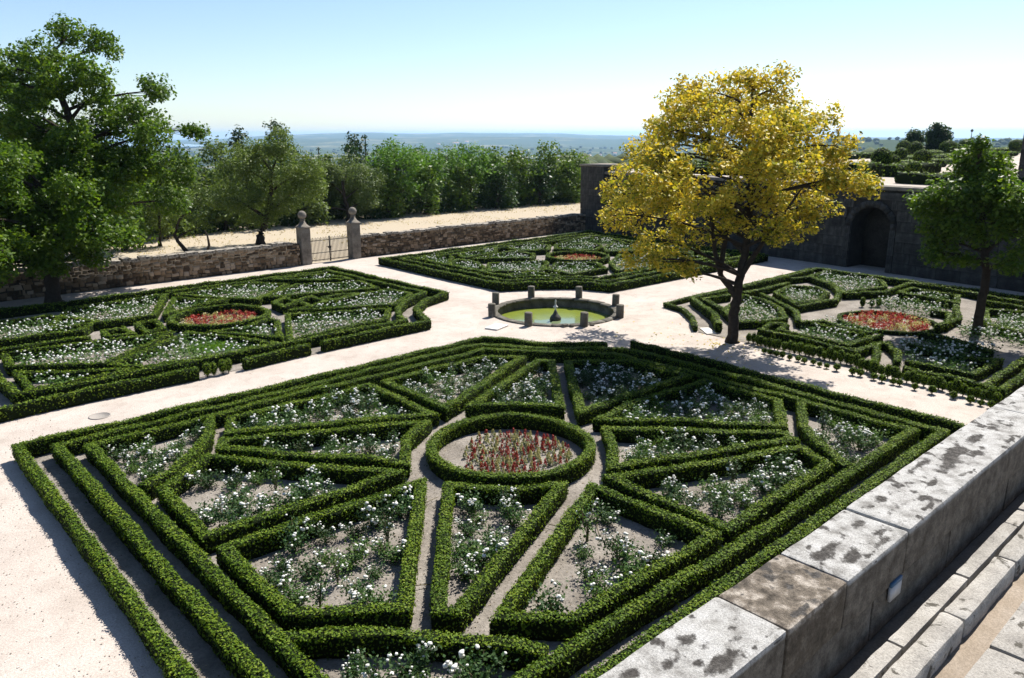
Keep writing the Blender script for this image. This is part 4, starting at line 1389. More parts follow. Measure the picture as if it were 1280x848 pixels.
# arch ring: jambs and voussoirs
for sx in (-1, 1):
    zz = 0.0
    while zz < asp - 0.05:
        hh = min(0.52, asp - zz)
        obj('jamb_stone', random.choice(blk), wall, (sx * (ah + 0.17), 0.075, zz + hh / 2), (0, 0, 0), (0.34, 0.20, hh - 0.015))
        zz += 0.52
nv = 13
for k in range(nv):
    a0, a1 = math.pi * k / nv + 0.004, math.pi * (k + 1) / nv - 0.004
    m1 = MB()
    V = []
    for yy in (-0.03, 0.15):
        for (a_, r2) in ((a0, ar), (a1, ar), (a1, ar + 0.36), (a0, ar + 0.36)):
            V.append((r2 * math.cos(a_), yy, asp + r2 * math.sin(a_)))
    m1.add(V, [(0, 1, 2, 3), (7, 6, 5, 4), (0, 4, 5, 1), (1, 5, 6, 2), (2, 6, 7, 3), (3, 7, 4, 0)])
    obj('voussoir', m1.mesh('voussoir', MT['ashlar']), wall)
V, Qd = rough_block(2.15, 0.95, 0.22, 0.25, 0.03, 0.01, 2.0)
cp = np_mesh('coping_slab', V, [Qd], [MT['post']])
x = XL + 1.08
while x < XR:
    obj('coping_slab', cp, wall, (x, -0.25, WH + 0.12), (0, 0, 0))
    x += 2.17
# taller corner bastion where the wall meets the rubble wall
m1 = MB()
m1.box(23.2, 26.0, -2.5, 0.22, 0.0, 5.4)
obj('bastion_core', m1.mesh('bastion_core', MT['ashlar_core']), wall)
for r_ in range(9):
    x = 23.2 - 0.3 * (r_ % 2)
    while x < 25.95:
        xa, xb = max(x, 23.2), min(x + 0.95, 26.03)
        if xb - xa > 0.1:
            obj('block', random.choice(blk), wall, ((xa + xb) / 2, 0.28, 0.3 + r_ * 0.6), (0, 0, 0), (xb - xa - 0.018, 0.16, 0.582))
        x += 0.95
m1 = MB()
m1.box(23.05, 26.15, -2.6, 0.44, 5.4, 5.56)
obj('bastion_cap', m1.mesh('bastion_cap', MT['post']), wall)
# end return of the wall and side face of the upper terrace
def local_w(p): return Vector((47.4, 20.0, 0)) + Matrix.Rotation(TA, 3, 'Z') @ Vector(p)
c0 = local_w((XR, -1.6, 0)); c1 = local_w((XL, -1.6, 0))
bm = bmesh.new()
foot = [(c0.x, c0.y), (c1.x, c1.y), (c1.x, -60), (186, -60), (186, c0.y)]
vt = [bm.verts.new((p[0], p[1], 4.98)) for p in foot]
vbm = [bm.verts.new((p[0], p[1], -3.0)) for p in foot]
bm.faces.new(vt)
for k in range(5):
    bm.faces.new((vt[k], vbm[k], vbm[(k + 1) % 5], vt[(k + 1) % 5]))
bmesh.ops.recalc_face_normals(bm, faces=bm.faces)
me = bpy.data.meshes.new('upper_terrace')
bm.to_mesh(me)
bm.free()
me.materials.append(ground_mat('terrace_ground', [(0.34, 0.29, 0.24), (0.42, 0.37, 0.32), (0.47, 0.42, 0.37)], 0.3, 9.0))
o = obj('upper_terrace', me)
o['kind'] = 'structure'
m1 = MB()
m1.box(c0.x + 0.5, 186, c0.y - 0.7, c0.y + 0.15, 4.9, 5.25)
pw = thing('terrace_parapet', 'long low stone kerb wall along the far edge of the upper terrace', 'wall')
obj('kerb', m1.mesh('kerb', MT['post']), pw)

# topiary and hedges of the upper terrace
def ball(x, y, r, zs, label):
    n = int(1200 * r * r)
    rng = np.random.default_rng(int(x * 10))
    d = rng.normal(size=(n, 3)); d /= np.linalg.norm(d, axis=1)[:, None]
    sc_ = np.array([r, r, r * zs])
    LV = leaf_quads(d * sc_ * rng.uniform(0.95, 1.03, (n, 1)), d + rng.normal(0, 0.4, (n, 3)), rng.uniform(0.08, 0.14, n), 0.62, rng)
    V, F = ICO2
    me = np_mesh('topiary_ball', np.vstack([V * sc_ * 0.95, LV]), [F, quad_idx(n, len(V))], [MT['hedge'], MT['hedge_core']], [1, 0])
    o = obj('topiary_ball', me, None, (x, y, 4.98 + r * zs * 0.88 + 0.55))
    tag(o, label, 'topiary', 'clipped balls on the upper terrace')
for (x, y, r, zs) in [(q[0], q[1], q[2] * 1.12, q[3]) for q in [(100.8, 39.7, 0.8, 1.0), (101.9, 38.7, 0.72, 1.05), (115.4, 39.7, 1.0, 0.75), (125.7, 40.9, 1.0, 0.8), (102.9, 33.1, 0.75, 0.8), (70.9, 26.3, 0.68, 0.85),
                      (82.3, 32.6, 0.6, 0.9), (60.4, 25.3, 0.68, 1.05), (64.9, 26.2, 0.45, 0.9), (56.7, 21.5, 0.42, 0.75), (140, 38.5, 1.0, 0.75), (92, 28.3, 0.7, 0.8), (60.5, 19.3, 0.5, 0.7)]]:
    ball(x, y, r, zs, 'dark clipped box ball on the upper terrace behind the arched wall')
def hbox(x0, y0, x1, y1, w, h):
    c = ((x0 + x1) / 2, (y0 + y1) / 2)
    HSEED[0] += 1
    me = hedge_mesh('terrace_hedge', [(x0 - c[0], y0 - c[1]), (x1 - c[0], y1 - c[1])], 0, w, h, 22, 0.17, HSEED[0])
    tag(obj('terrace_hedge', me, None, (c[0], c[1], 4.97)), 'straight clipped hedge on the upper terrace above the arched wall', 'hedge', 'hedges of the upper terrace')
hbox(51.6, 20.4, 50.4, 11, 1.0, 0.65)
hbox(52.2, 22.2, 53.6, 42.5, 1.2, 0.55)
hbox(56.5, 27, 58.5, 42.5, 1.6, 0.6)
hbox(61, 30, 63, 43, 2.0, 0.6)
hbox(66, 44, 110, 44, 1.5, 0.7)
hbox(53.5, 24.6, 57.5, 24.3, 1.2, 1.0)
hbox(58.5, 24.0, 66, 23.6, 1.4, 0.85)
hbox(54.0, 20.6, 66, 20.2, 0.8, 0.35)
hbox(68, 28.4, 80, 28.0, 1.2, 0.7)
hbox(78, 30.5, 105, 30.0, 2.0, 0.5)
hbox(88, 36, 125, 35.4, 3.0, 0.6)
hbox(104, 41, 150, 40.4, 3.0, 0.8)
hbox(60, 27.6, 64, 27.5, 1.4, 0.8)
lp = thing('lamp_post', 'thin dark lamp post far out on the upper terrace', 'lamp post', (140.0, 45.0, 4.98))
m1 = MB()
m1.tube([(0, 0, 0), (0, 0, 1.0), (0.05, 0, 3.2)], [0.14, 0.08, 0.05], 8)
obj('pole', m1.mesh('pole', MT['iron']), lp)
m1 = MB()
m1.lathe([(0.05, 3.2), (0.2, 3.35), (0.22, 3.55), (0.02, 3.7)], 8)
obj('lantern', m1.mesh('lantern', MT['iron']), lp)

# corner of the great stone building beside the terrace
bld = thing('stone_building', 'dark corner of a tall stone building rising from the upper terrace', 'building', (60.6, 16.66, 4.98))
m1 = MB()
m1.box(0, 26, -40, -0.35, 0, 15)
obj('wall', m1.mesh('wall', MT['ashlar']), bld)
for k in range(15):
    V, Qd = rough_block(0.9 if k % 2 else 1.3, 0.6, 0.985, 0.5, 0.01, 0.004, 2.0, (k, 0, 0))
    obj('quoin', np_mesh('quoin', V, [Qd], [MT['ashlar']]), bld, ((0.45 if k % 2 else 0.65) - 0.03, -0.62, 0.5 + k))
m1 = MB()
m1.box(-0.5, 26.5, -40.5, 0.2, 15, 15.7)
obj('cornice', m1.mesh('cornice', MT['ashlar']), bld)
for k in range(6):
    m1 = MB()
    m1.box(-0.04, 0.1, -5.2 - k * 5, -3.8 - k * 5, 2.2, 4.6)
    w_ = obj('window', m1.mesh('window', MT['iron']), bld)
    m1 = MB()
    m1.box(-0.3, 0.05, -5.4 - k * 5, -3.6 - k * 5, 1.95, 2.15)
    obj('sill', m1.mesh('sill', MT['ashlar']), w_)

# ================================================================== PARAPET AND WALKWAY
ZP, ZT = 5.4, 4.85
Y0, Y1 = 1.70, 2.15
m1 = MB()
m1.box(-14, 45, Y0 + 0.07, Y1 - 0.04, -0.02, 5.1)
par = thing('parapet_wall', 'massive pale granite parapet with dark lichen patches and a sheer wall down to the garden', 'wall')
obj('garden_face', m1.mesh('garden_face', MT['ashlar']), par)
ELL = [  # lichen patches on the top: x, y, half length along, half width, strength
 (3.10, 2.03, .07, .05), (3.13, 1.93, .06, .035), (3.27, 1.86, .07, .035), (3.11, 1.80, .15, .05), (2.86, 1.98, .05, .035), (2.62, 2.06, .10, .05), (3.31, 1.75, .03, .02), (3.37, 1.92, .03, .02), (3.0, 1.88, .04, .03),
 (5.56, 2.02, .12, .045), (5.42, 1.90, .12, .04), (5.78, 1.82, .11, .045), (5.34, 2.03, .04, .025), (6.34, 2.08, .22, .04), (6.85, 1.99, .26, .075), (6.55, 1.93, .22, .07), (7.28, 1.97, .25, .05), (7.72, 1.96, .18, .04),
 (6.08, 1.88, .09, .02), (5.0, 1.98, .10, .04), (5.04, 1.83, .08, .035), (4.92, 1.76, .10, .04), (8.6, 2.05, .08, .02), (8.95, 2.02, .08, .03), (6.42, 1.78, .10, .03), (4.45, 1.95, .16, .06), (4.62, 1.82, .12, .05),
 (7.0, 1.85, .16, .04), (9.6, 1.9, .25, .06), (10.6, 2.0, .2, .05), (11.4, 1.85, .3, .06), (2.2, 1.85, .12, .05), (1.7, 2.0, .15, .05), (12.6, 1.95, .3, .07), (13.8, 1.9, .2, .05)]
def lichen_shade_attr(me, V, zmin):
    P = V.copy()
    w = np.zeros(len(V))
    n1 = fbm(P, 11.0, 4) - 0.5
    n2 = fbm(P + 11, 38.0, 3) - 0.5
    for (x, y, a, b) in ELL:
        d = np.sqrt(((P[:, 0] - x) / a) ** 2 + ((P[:, 1] - y) / b) ** 2)
        w = np.maximum(w, 1.35 - d * 0.75)
    w = np.clip(0.72 * w + 1.5 * n1 + 0.5 * n2 - 0.05, 0, 1)
    w = np.maximum(w, 1.1 * np.clip((fbm(P + 5, 13.0, 4) - 0.52) * 3.5, 0, 0.9))
    w = np.where(P[:, 2] > zmin, w, 0.0)
    side = np.where((P[:, 2] > zmin), 0.0, 0.9) * np.clip((ZP - 0.012 - P[:, 2]) / 0.03, 0, 1)  # how much painted shade the side faces get
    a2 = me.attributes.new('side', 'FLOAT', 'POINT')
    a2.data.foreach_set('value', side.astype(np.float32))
    at = me.attributes.new('lichen', 'FLOAT', 'POINT')
    at.data.foreach_set('value', w.astype(np.float32))
joints = [-9, -6.2, -3.5, -0.6, 2.0 - 0.35, 3.58, 4.29, 5.2, 8.36, 10.9, 13.6, 16.4, 19.0, 21.8, 24.6, 27.4, 30.2, 33, 36, 39, 42]
for k in range(len(joints) - 1):
    a_, b_ = joints[k], joints[k + 1]
    L = b_ - a_ - 0.012
    near = 1.0 < b_ < 15
    hgt = 0.34
    V, Qd = rough_block(L, Y1 - Y0, hgt, 0.0225 if near else 0.15, 0.014, 0.012, 2.5, (a_, 3, 1))
    V = V + np.array([(a_ + b_) / 2, (Y0 + Y1) / 2 + random.uniform(-0.006, 0.006), ZP - hgt / 2 + random.uniform(-0.008, 0.006)])
    brown = abs(a_ - 3.58) < 0.01
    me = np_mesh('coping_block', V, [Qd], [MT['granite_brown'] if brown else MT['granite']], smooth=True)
    lichen_shade_attr(me, V, ZP - 0.035)
    o = obj('coping_block', me, par)
    if brown:
        o['label'] = 'brown crusted block of the pale parapet'
# lower course on the walkway side
xs = -9.0
k = 0
while xs < 30:
    L = random.uniform(1.3, 2.2)
    V, Qd = rough_block(L - 0.014, 0.40, 0.34, 0.05, 0.02, 0.012, 2.5, (xs, 7, 2))
    V = V + np.array([xs + L / 2, Y0 + 0.215, ZP - 0.35 - 0.17])
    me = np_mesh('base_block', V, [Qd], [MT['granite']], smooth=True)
    lichen_shade_attr(me, V, 9)
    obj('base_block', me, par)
    xs += L
# little plaque on the walkway side
pl = thing('wall_plaque', 'small white plaque with a blue top strip on the parapet face', 'plaque', (5.055, Y0 - 0.006, 5.03))
m1 = MB(); m1.box(-0.085, 0.085, -0.008, 0.012, -0.075, 0.03)
obj('panel', m1.mesh('panel', MT['plaque_white']), pl)
m1 = MB(); m1.box(-0.085, 0.085, -0.009, 0.011, 0.031, 0.06)
obj('strip', m1.mesh('strip', MT['plaque_blue']), pl)

# walkway: terrace body, two courses of kerb, sand gutter, big slabs
m1 = MB()
m1.box(-14, 45, -30, Y0 + 0.05, -0.02, ZT - 0.14)
o = obj('walkway_sand', m1.mesh('walkway_sand', MT['sand']))
o['kind'] = 'structure'
wk = bpy.data.objects.new('walkway_paving', None)
COL.objects.link(wk)
wk['kind'] = 'structure'
def course(ya, yb, z, joints_, hgt=0.2, amp=0.009, rad=0.014):
    for a_, b_ in zip(joints_[:-1], joints_[1:]):
        V, Qd = rough_block(b_ - a_ - 0.014, yb - ya - 0.012, hgt, 0.045 if b_ < 9 else 0.2, rad, amp, 5.0, (a_, ya, 0))
        V = V + np.array([(a_ + b_) / 2, (ya + yb) / 2, z - hgt / 2 + random.uniform(-0.008, 0.006)])
        obj('paving_stone', np_mesh('paving_stone', V, [Qd], [MT['granite_floor']], smooth=True), wk)
course(1.475, Y0 - 0.105, ZT, [-6, -3, -1, 1.2, 2.9, 4.02, 4.72, 5.9, 7.05, 7.4, 8.6, 9.9, 11.5, 13, 15, 17, 20])
course(1.30, 1.470, ZT + 0.012, [-6, -2.5, 0.2, 2.0, 3.3, 4.28, 5.3, 6.4, 7.3, 8.3, 9.6, 11, 12.5, 14, 17, 20], 0.2, 0.014, 0.03)
course(0.55, 1.165, ZT - 0.09, [-6, -3, -0.8, 1.4, 3.1, 4.2, 5.28, 6.5, 7.8, 9.4, 11, 13, 16, 20], 0.12, 0.008)
course(-0.1, 0.53, ZT - 0.09, [-6, -2, 0.6, 2.4, 4.4, 6.6, 9, 12, 16, 20], 0.12, 0.008)
course(-0.9, -0.12, ZT - 0.09, [-6, -2, 0.6, 2.4, 4.4, 6.6, 9, 12, 16, 20], 0.12, 0.008)
# crown tables: sideways offset, height, radius (metres)
LB_YELLOW = ((26.56, 16.13), [(0.07,9.49,1.46),(-1.93,8.51,1.54),(2.21,8.5,1.54),(-3.78,6.92,1.26),(-2.11,6.48,1.56),(-0.08,7.5,1.79),(2.07,6.77,1.56),(3.82,6.7,1.02),(-4.16,5.14,1.1),(-2.75,4.23,1.29),(-0.95,4.83,1.37),(0.84,5.28,1.37),(2.93,5.73,1.27),(-2.08,3.14,0.74),(-4.65,6.13,0.78),(0.02,10.13,0.58),(-1.56,9.77,0.76),(1.36,9.77,0.76),(4.58,6.41,0.48),(-0.78,9.07,1.18),(-3.81,3.77,0.8),(-0.69,3.14,0.62),(3.32,7.78,0.77)])
LB_LEFTLOW = ((8.6, 42.72), [(-0.59,5.6,1.7),(2.11,5.97,1.51),(0.35,4.29,2.1),(3.13,3.71,1.3),(-1.37,3.15,1.73),(-3.02,4.67,2.09),(1.07,2.76,1.31),(3.63,3.14,0.77),(-2.72,1.99,1.16),(2.74,5.04,1.14),(1.98,2.37,0.85),(-4.13,2.77,1.54)])
LB_LEFTTALL = ((11.2, 46.4), [(0.01,13.11,0.97),(1.53,12.47,1.05),(-0.53,11.71,1.14),(-2.35,10.55,1.31),(0.75,10.74,1.39),(2.62,10.93,1.06),(4.09,10.27,0.9),(-0.98,8.77,1.57),(1.5,8.77,1.66),(3.76,8.57,1.49),(5.22,7.96,1.0),(6.08,8.16,0.5),(0.39,6.75,1.89),(3.09,6.54,1.76),(4.84,6.13,1.26),(-2.48,7.17,2.09),(-4.15,9.57,1.85),(2.21,4.68,1.44),(4.1,4.46,1.11),(-2.73,11.9,0.73),(-2.06,9.77,0.99),(-3.61,11.52,1.02),(2.08,9.96,1.07)])
LB_OLIVE = ((25.42, 55.99), [(-1.18,3.63,2.02),(1.36,5.66,2.24),(2.7,3.91,2.02),(-0.85,5.95,1.41),(2.07,7.25,1.28),(3.57,5.36,1.3),(-2.27,3.34,1.31),(0.19,2.27,1.67),(1.47,3.33,1.78),(0.28,6.8,1.29)])
LB_SMALLA = ((19.58, 60.28), [(0.28,2.36,1.18),(-0.18,3.41,1.06),(1.24,3.52,1.17),(0.46,1.36,0.71)])
LB_LEANING = ((19.64, 54.75), [(0.24,2.75,1.1),(1.17,3.83,0.98),(-0.35,3.84,0.98),(0.86,1.82,0.77)])
LB_RIGHT = ((35.08, 9.97), [(-0.9,6.64,0.87),(-1.71,5.72,0.88),(0.01,5.78,1.07),(-2.09,5.1,0.7),(-0.93,4.69,1.08),(0.49,4.37,1.08),(-1.92,3.83,0.58),(0.08,3.31,0.77),(-1.17,3.09,0.45),(-2.33,3.32,0.35),(0.77,6.55,0.75),(-1.14,7.61,0.15),(1.43,3.89,0.96),(-1.06,7.07,0.44)])
LB_OLIVEGREY = ((40, 64.5), [(-4.09,3.9,1.96),(-1.81,4.41,1.95),(0.19,3.67,1.66),(-3.49,1.44,1.98),(-1.22,1.43,1.82),(-5.19,1.14,1.22),(-2.65,2.78,1.81),(0.48,2.03,1.06)])
# ================================================================== TREES
CR = np.array([0.7383, -0.6745, 0.0])      # sideways axis used for the crown tables
CF = np.array([0.6745, 0.7383, 0.0])
MT['yellow_leaf'] = leaf_mat('autumn_leaf', [(0.2, (0.10, 0.15, 0.015)), (0.38, (0.30, 0.31, 0.03)), (0.52, (0.62, 0.53, 0.075)), (0.70, (0.53, 0.395, 0.035)), (0.9, (0.22, 0.15, 0.025))], 0.42, 0.5, (1.15, 1.05, 0.5), clump=0.35)
MT['green_leaf'] = leaf_mat('ash_leaf', [(0.15, (0.030, 0.068, 0.009)), (0.5, (0.072, 0.135, 0.013)), (0.85, (0.17, 0.24, 0.024))], 0.42, 0.45, clump=0.5)
MT['dark_leaf'] = leaf_mat('dark_leaf', [(0.0, (0.015, 0.035, 0.010)), (0.5, (0.03, 0.062, 0.016)), (1.0, (0.055, 0.10, 0.025))], 0.28, 0.45, clump=0.5)
MT['olive_leaf'] = leaf_mat('almond_leaf', [(0.15, (0.055, 0.09, 0.018)), (0.5, (0.105, 0.155, 0.03)), (0.85, (0.19, 0.24, 0.055))], 0.35, 0.5, clump=0.4)
MT['grey_leaf'] = leaf_mat('grey_leaf', [(0.1, (0.05, 0.078, 0.022)), (0.5, (0.10, 0.145, 0.042)), (0.9, (0.19, 0.235, 0.085))], 0.36, 0.5, clump=0.4)
MT['pine'] = leaf_mat('pine_needle', [(0.15, (0.045, 0.11, 0.012)), (0.5, (0.085, 0.18, 0.02)), (0.85, (0.14, 0.25, 0.035))], 0.35, 0.55, clump=0.4)
MT['pine_dark'] = leaf_mat('pine_needle_dark', [(0.0, (0.012, 0.03, 0.012)), (0.5, (0.025, 0.052, 0.018)), (1.0, (0.045, 0.08, 0.03))], 0.2, 0.55)
MT['oak'] = leaf_mat('oak_leaf', [(0.1, (0.04, 0.085, 0.012)), (0.5, (0.08, 0.14, 0.018)), (0.8, (0.14, 0.19, 0.03)), (0.95, (0.2, 0.15, 0.04))], 0.35, 0.5, clump=0.4)

def build_tree(base, trunk, lobes, mat, leaf, per_m2, seed, label, name='tree', group=None, depth=0.7, aspect=0.6, tr=0.2, twigs=5, clr=0.42, kcl=None, zbase=0.0, bark='bark', droop=0.0, up=0.2, xs=1.0, du=0.0, dz=0.0):
    """trunk: list of (u, w, z) points; lobes: (u, z, r[, w])"""
    rng = np.random.default_rng(seed)
    root = thing(name, label, 'tree', (base[0], base[1], zbase), 0, group)
    loc = lambda u, w, z: CR * u + CF * w + np.array([0, 0, z])
    TP = np.array([loc(*p) for p in trunk])
    mb = MB()
    nT = len(TP)
    # smooth the trunk a little
    tt = np.linspace(0, nT - 1, nT * 4)
    TPs = np.stack([np.interp(tt, np.arange(nT), TP[:, q]) for q in range(3)], -1)
    TPs[1:-1] += rng.normal(0, 0.02, TPs[1:-1].shape) * tr / 0.2
    rad = tr * (1.0 - 0.62 * (tt / (nT - 1)))
    rad[:2] *= (1.45, 1.15)
    mb.tube(TPs, rad, 10)
    umax = max(abs(l[0]) for l in lobes) + 0.5
    zs = [l[1] for l in lobes]
    C_all, N_all = [], []
    for li, l in enumerate(lobes):
        u, z, r = l[0] * xs + du, l[1] + dz, l[2]
        zm, zr = (max(zs) + min(zs)) / 2, (max(zs) - min(zs)) / 2 + 0.8
        D = depth * umax * math.sqrt(max(0.04, 1 - (u / umax) ** 2)) * math.sqrt(max(0.04, 1 - ((z - zm) / zr) ** 2))
        w = l[3] if len(l) > 3 else rng.uniform(-D, D)
        c = loc(u, w, z)
        # limb from the trunk to the lobe
        best = max(0, min(len(TPs) - 1, int(len(TPs) * np.clip(0.35 + 0.6 * (z - min(zs)) / (max(zs) - min(zs) + 0.1), 0.35, 1.0)) - 1))
        cand = [q for q in range(int(len(TPs) * 0.35), len(TPs)) if TPs[q, 2] < z + 0.3]
        if cand:
            best = min(cand, key=lambda q: np.linalg.norm(TPs[q] - c) + 0.6 * max(0, TPs[q, 2] - z + r))
        s = TPs[best]
        k = 7
        t = np.linspace(0, 1, k)[:, None]
        mid = s * 0.5 + c * 0.5 + np.array([0, 0, 0.12 * np.linalg.norm(c[:2] - s[:2])]) + rng.normal(0, 0.12, 3)
        P = s * (1 - t) ** 2 + 2 * mid * t * (1 - t) + c * t ** 2
        r0 = min(rad[best] * 0.6, 0.03 + 0.045 * r + 0.012 * np.linalg.norm(c - s))
        mb.tube(P, np.linspace(r0, 0.018, k), 6, False)
        ncl = kcl(r) if kcl else max(7, int(15 * r * r + 8))
        for q in range(ncl):
            d = rng.normal(size=3)
            d /= np.linalg.norm(d)
            d[2] = abs(d[2]) * up + d[2] * (1 - up)
            p = c + d * r * rng.uniform(0.35, 1.0) ** 0.6 * np.array([1, 1, 0.9])
            if q < twigs:
                st = P[rng.integers(3, k)]
                mp = (st + p) / 2 + rng.normal(0, 0.06, 3)
                mb.tube(np.array([st, mp, p]), [0.02, 0.013, 0.006], 4, False)
            cr = clr * rng.uniform(0.65, 1.25)
            nl = max(6, int(per_m2 * cr * cr))
            g = rng.normal(size=(nl, 3))
            g /= np.linalg.norm(g, axis=1)[:, None]
            g *= rng.random((nl, 1)) ** 0.45 * cr * np.array([1.1, 1.1, 0.85])
            C_all.append(p + g - np.array([0, 0, droop * 1.0]) * rng.random((nl, 1)))
            N_all.append(g / cr * 0.5 + rng.normal(0, 0.45, (nl, 3)) + np.array([0, 0, 0.55]))
    C = np.concatenate(C_all)
    N = np.concatenate(N_all)
    LV = leaf_quads(C, N, leaf * rng.uniform(0.5, 1.6, len(C)), aspect, rng)
    obj('trunk', mb.mesh('trunk', MT[bark], True), root)
    obj('crown', np_mesh('crown', LV, [quad_idx(len(LV) // 4)], [MT[mat]]), root)
    return root

def fill(c, rad, n, r, seed, w0=0.0):
    g = np.random.default_rng(seed)
    out = []
    while len(out) < n:
        p = g.uniform(-1, 1, 3)
        q = np.linalg.norm(p)
        if q > 1 or q < 0.35:
            continue
        out.append((c[0] + p[0] * rad[0], c[1] + p[2] * rad[2], r * g.uniform(0.7, 1.25), w0 + p[1] * rad[1]))
    return out

# --- the yellow tree
b0, L0 = LB_YELLOW
build_tree(b0, [(0, 0, -0.05), (0.0, 0, 0.7), (0.02, 0, 1.5), (0.08, 0.0, 2.1), (0.18, 0.05, 3.0), (0.35, 0.1, 4.4), (0.3, 0, 6.0), (0.1, 0, 8.0), (0.1, 0, 9.6)], [l for l in L0 if l[1] > 3.2 or abs(l[0]) > 1.5] + fill((0.0, 6.8), (4.0, 4.3, 2.7), 22, 0.75, 11) + [(2.2, 8.6, 1.2, -0.4), (-2.0, 8.8, 1.2, -0.3), (3.4, 7.5, 0.9, -0.4), (1.2, 9.8, 0.9, 0), (-3.5, 7.4, 0.9, 0.2), (2.6, 4.9, 0.8, -0.3), (1.6, 4.6, 0.75, -1.0), (3.3, 5.5, 0.8, 0.2), (-3.2, 5.4, 0.9, 4.5), (-2.0, 5.9, 0.9, 4.2)], 'yellow_leaf', 0.13, 400, 21,
           'broad spreading tree with golden yellow autumn leaves beside the gravel cross path', 'yellow_tree', tr=0.22, clr=0.34, twigs=9, depth=0.82, xs=0.95, du=-0.3, dz=-0.2)
yt = [o for o in scene.objects if o.name == 'yellow_tree'][0]
yt = [c for c in yt.children if c.name.startswith('trunk')][0]
m1 = MB()
loc = lambda u, w, z: CR * u + CF * w + np.array([0, 0, z])
for pts, rr in (([(0.04, 0, 1.8), (-0.16, 0.1, 2.15), (-0.55, 0.2, 2.6), (-0.85, 0.25, 3.6), (-1.1, 0.2, 5.0), (-1.6, 0.1, 6.6)], [0.13, 0.13, 0.115, 0.09, 0.065, 0.03]),
                ([(-0.6, 0.2, 2.7), (-0.45, 0.5, 3.6), (-0.2, 0.8, 5.0), (-0.3, 0.9, 7.0)], [0.11, 0.10, 0.08, 0.03]),
                ([(0.12, 0, 2.6), (0.6, -0.2, 3.6), (1.3, -0.4, 4.8), (2.0, -0.5, 6.0)], [0.12, 0.10, 0.07, 0.03])):
    P = np.array([loc(*p) for p in pts])
    t_ = np.linspace(0, len(P) - 1, 16)
    m1.tube(np.stack([np.interp(t_, np.arange(len(P)), P[:, q]) for q in range(3)], -1), np.interp(t_, np.arange(len(P)), rr), 9)
obj('limb', m1.mesh('limb', MT['bark'], True), yt)

b0, L0 = LB_LEFTLOW
build_tree(b0, [(0, 0, -0.05), (0.05, 0, 1.2), (0.1, 0.1, 2.4), (0.2, 0.2, 4.0), (0.2, 0.1, 5.6)], L0 + fill((-0.4, 4.5), (4.0, 4.6, 2.5), 34, 1.1, 2, -2.2), 'green_leaf', 0.17, 240, 22,
           'dense dark green tree rooted inside the garden against the rubble wall', 'shade_tree', tr=0.36, clr=0.5, depth=0.8)
b0, L0 = LB_LEFTTALL
build_tree(b0, [(0.0, 0, -0.05), (0.0, 0, 2.0), (0.2, 0.1, 4.5), (0.3, 0.1, 7.0), (0.0, 0.0, 9.5), (-0.3, 0, 12.0)], L0 + fill((0.0, 6.0), (4.0, 3.0, 2.8), 18, 0.95, 3, -1.2) + fill((-0.6, 9.0), (3.2, 2.0, 2.8), 9, 0.7, 5), 'green_leaf', 0.17, 270, 23,
           'tall open green tree behind the rubble wall, its branches showing against the sky', 'tall_tree', tr=0.34, clr=0.46, depth=0.45, twigs=7)
b0, L0 = LB_OLIVE
build_tree(b0, [(0, 0, -0.05), (0.1, 0, 0.8), (0.6, 0.1, 1.8), (1.0, 0, 3.2), (1.3, 0, 5.4)], L0, 'olive_leaf', 0.17, 210, 24,
           'pale green tree with forked dark trunk on the dry ground beyond the gate', 'almond_tree', tr=0.34, clr=0.55, aspect=0.4)
b0, L0 = LB_SMALLA
build_tree(b0, [(0, 0, -0.05), (0.1, 0, 0.9), (0.2, 0, 2.0), (0.3, 0, 3.0)], L0, 'olive_leaf', 0.15, 150, 25, 'small green tree with a thin upright trunk on the dry ground beyond the wall', 'almond_tree', tr=0.13, clr=0.45, aspect=0.45)
b0, L0 = LB_LEANING
build_tree(b0, [(0, 0, -0.05), (-0.45, 0, 0.6), (-0.85, 0, 1.3), (-0.5, 0, 2.2), (0.3, 0, 3.2)], L0, 'olive_leaf', 0.15, 150, 26, 'small tree with a leaning bare trunk just beyond the rubble wall', 'almond_tree', tr=0.16, clr=0.45, aspect=0.45)
b0, L0 = LB_RIGHT
build_tree(b0, [(0, 0, -0.05), (-0.05, 0, 1.2), (0.0, 0, 2.4), (-0.3, 0.1, 3.8), (-0.6, 0, 5.2), (-0.95, 0, 6.8), (-1.12, 0, 7.7)], L0 + fill((-0.4, 4.9), (2.1, 2.1, 2.0), 20, 0.6, 4), 'green_leaf', 0.15, 330, 27,
           'green tree with a dark trunk standing in the parterre before the dark terrace wall', 'parterre_tree', tr=0.2, clr=0.40, depth=0.75)
b0, L0 = LB_OLIVEGREY
build_tree(b0, [(-1.5, 0, -0.05), (-1.6, 0, 1.0), (-1.9, 0, 2.4), (-2.0, 0, 3.8)], L0, 'grey_leaf', 0.18, 180, 28, 'grey-green spreading tree behind the gate at the edge of the wood', 'almond_tree', tr=0.28, clr=0.6, aspect=0.4)
# dead snag
sn = thing('dead_snag', 'crooked dead snag standing just beyond the rubble wall near the gate', 'tree', (19.8, 52.0, 0))
m1 = MB()
P = np.array([loc(*p) for p in [(0, 0, -0.05), (0.1, 0, 0.5), (0.25, 0, 0.9), (0.2, 0, 1.5), (0.05, 0, 1.9)]])
m1.tube(P, [0.13, 0.1, 0.085, 0.06, 0.02], 8)
obj('trunk', m1.mesh('trunk', MT['bark'], True), sn)

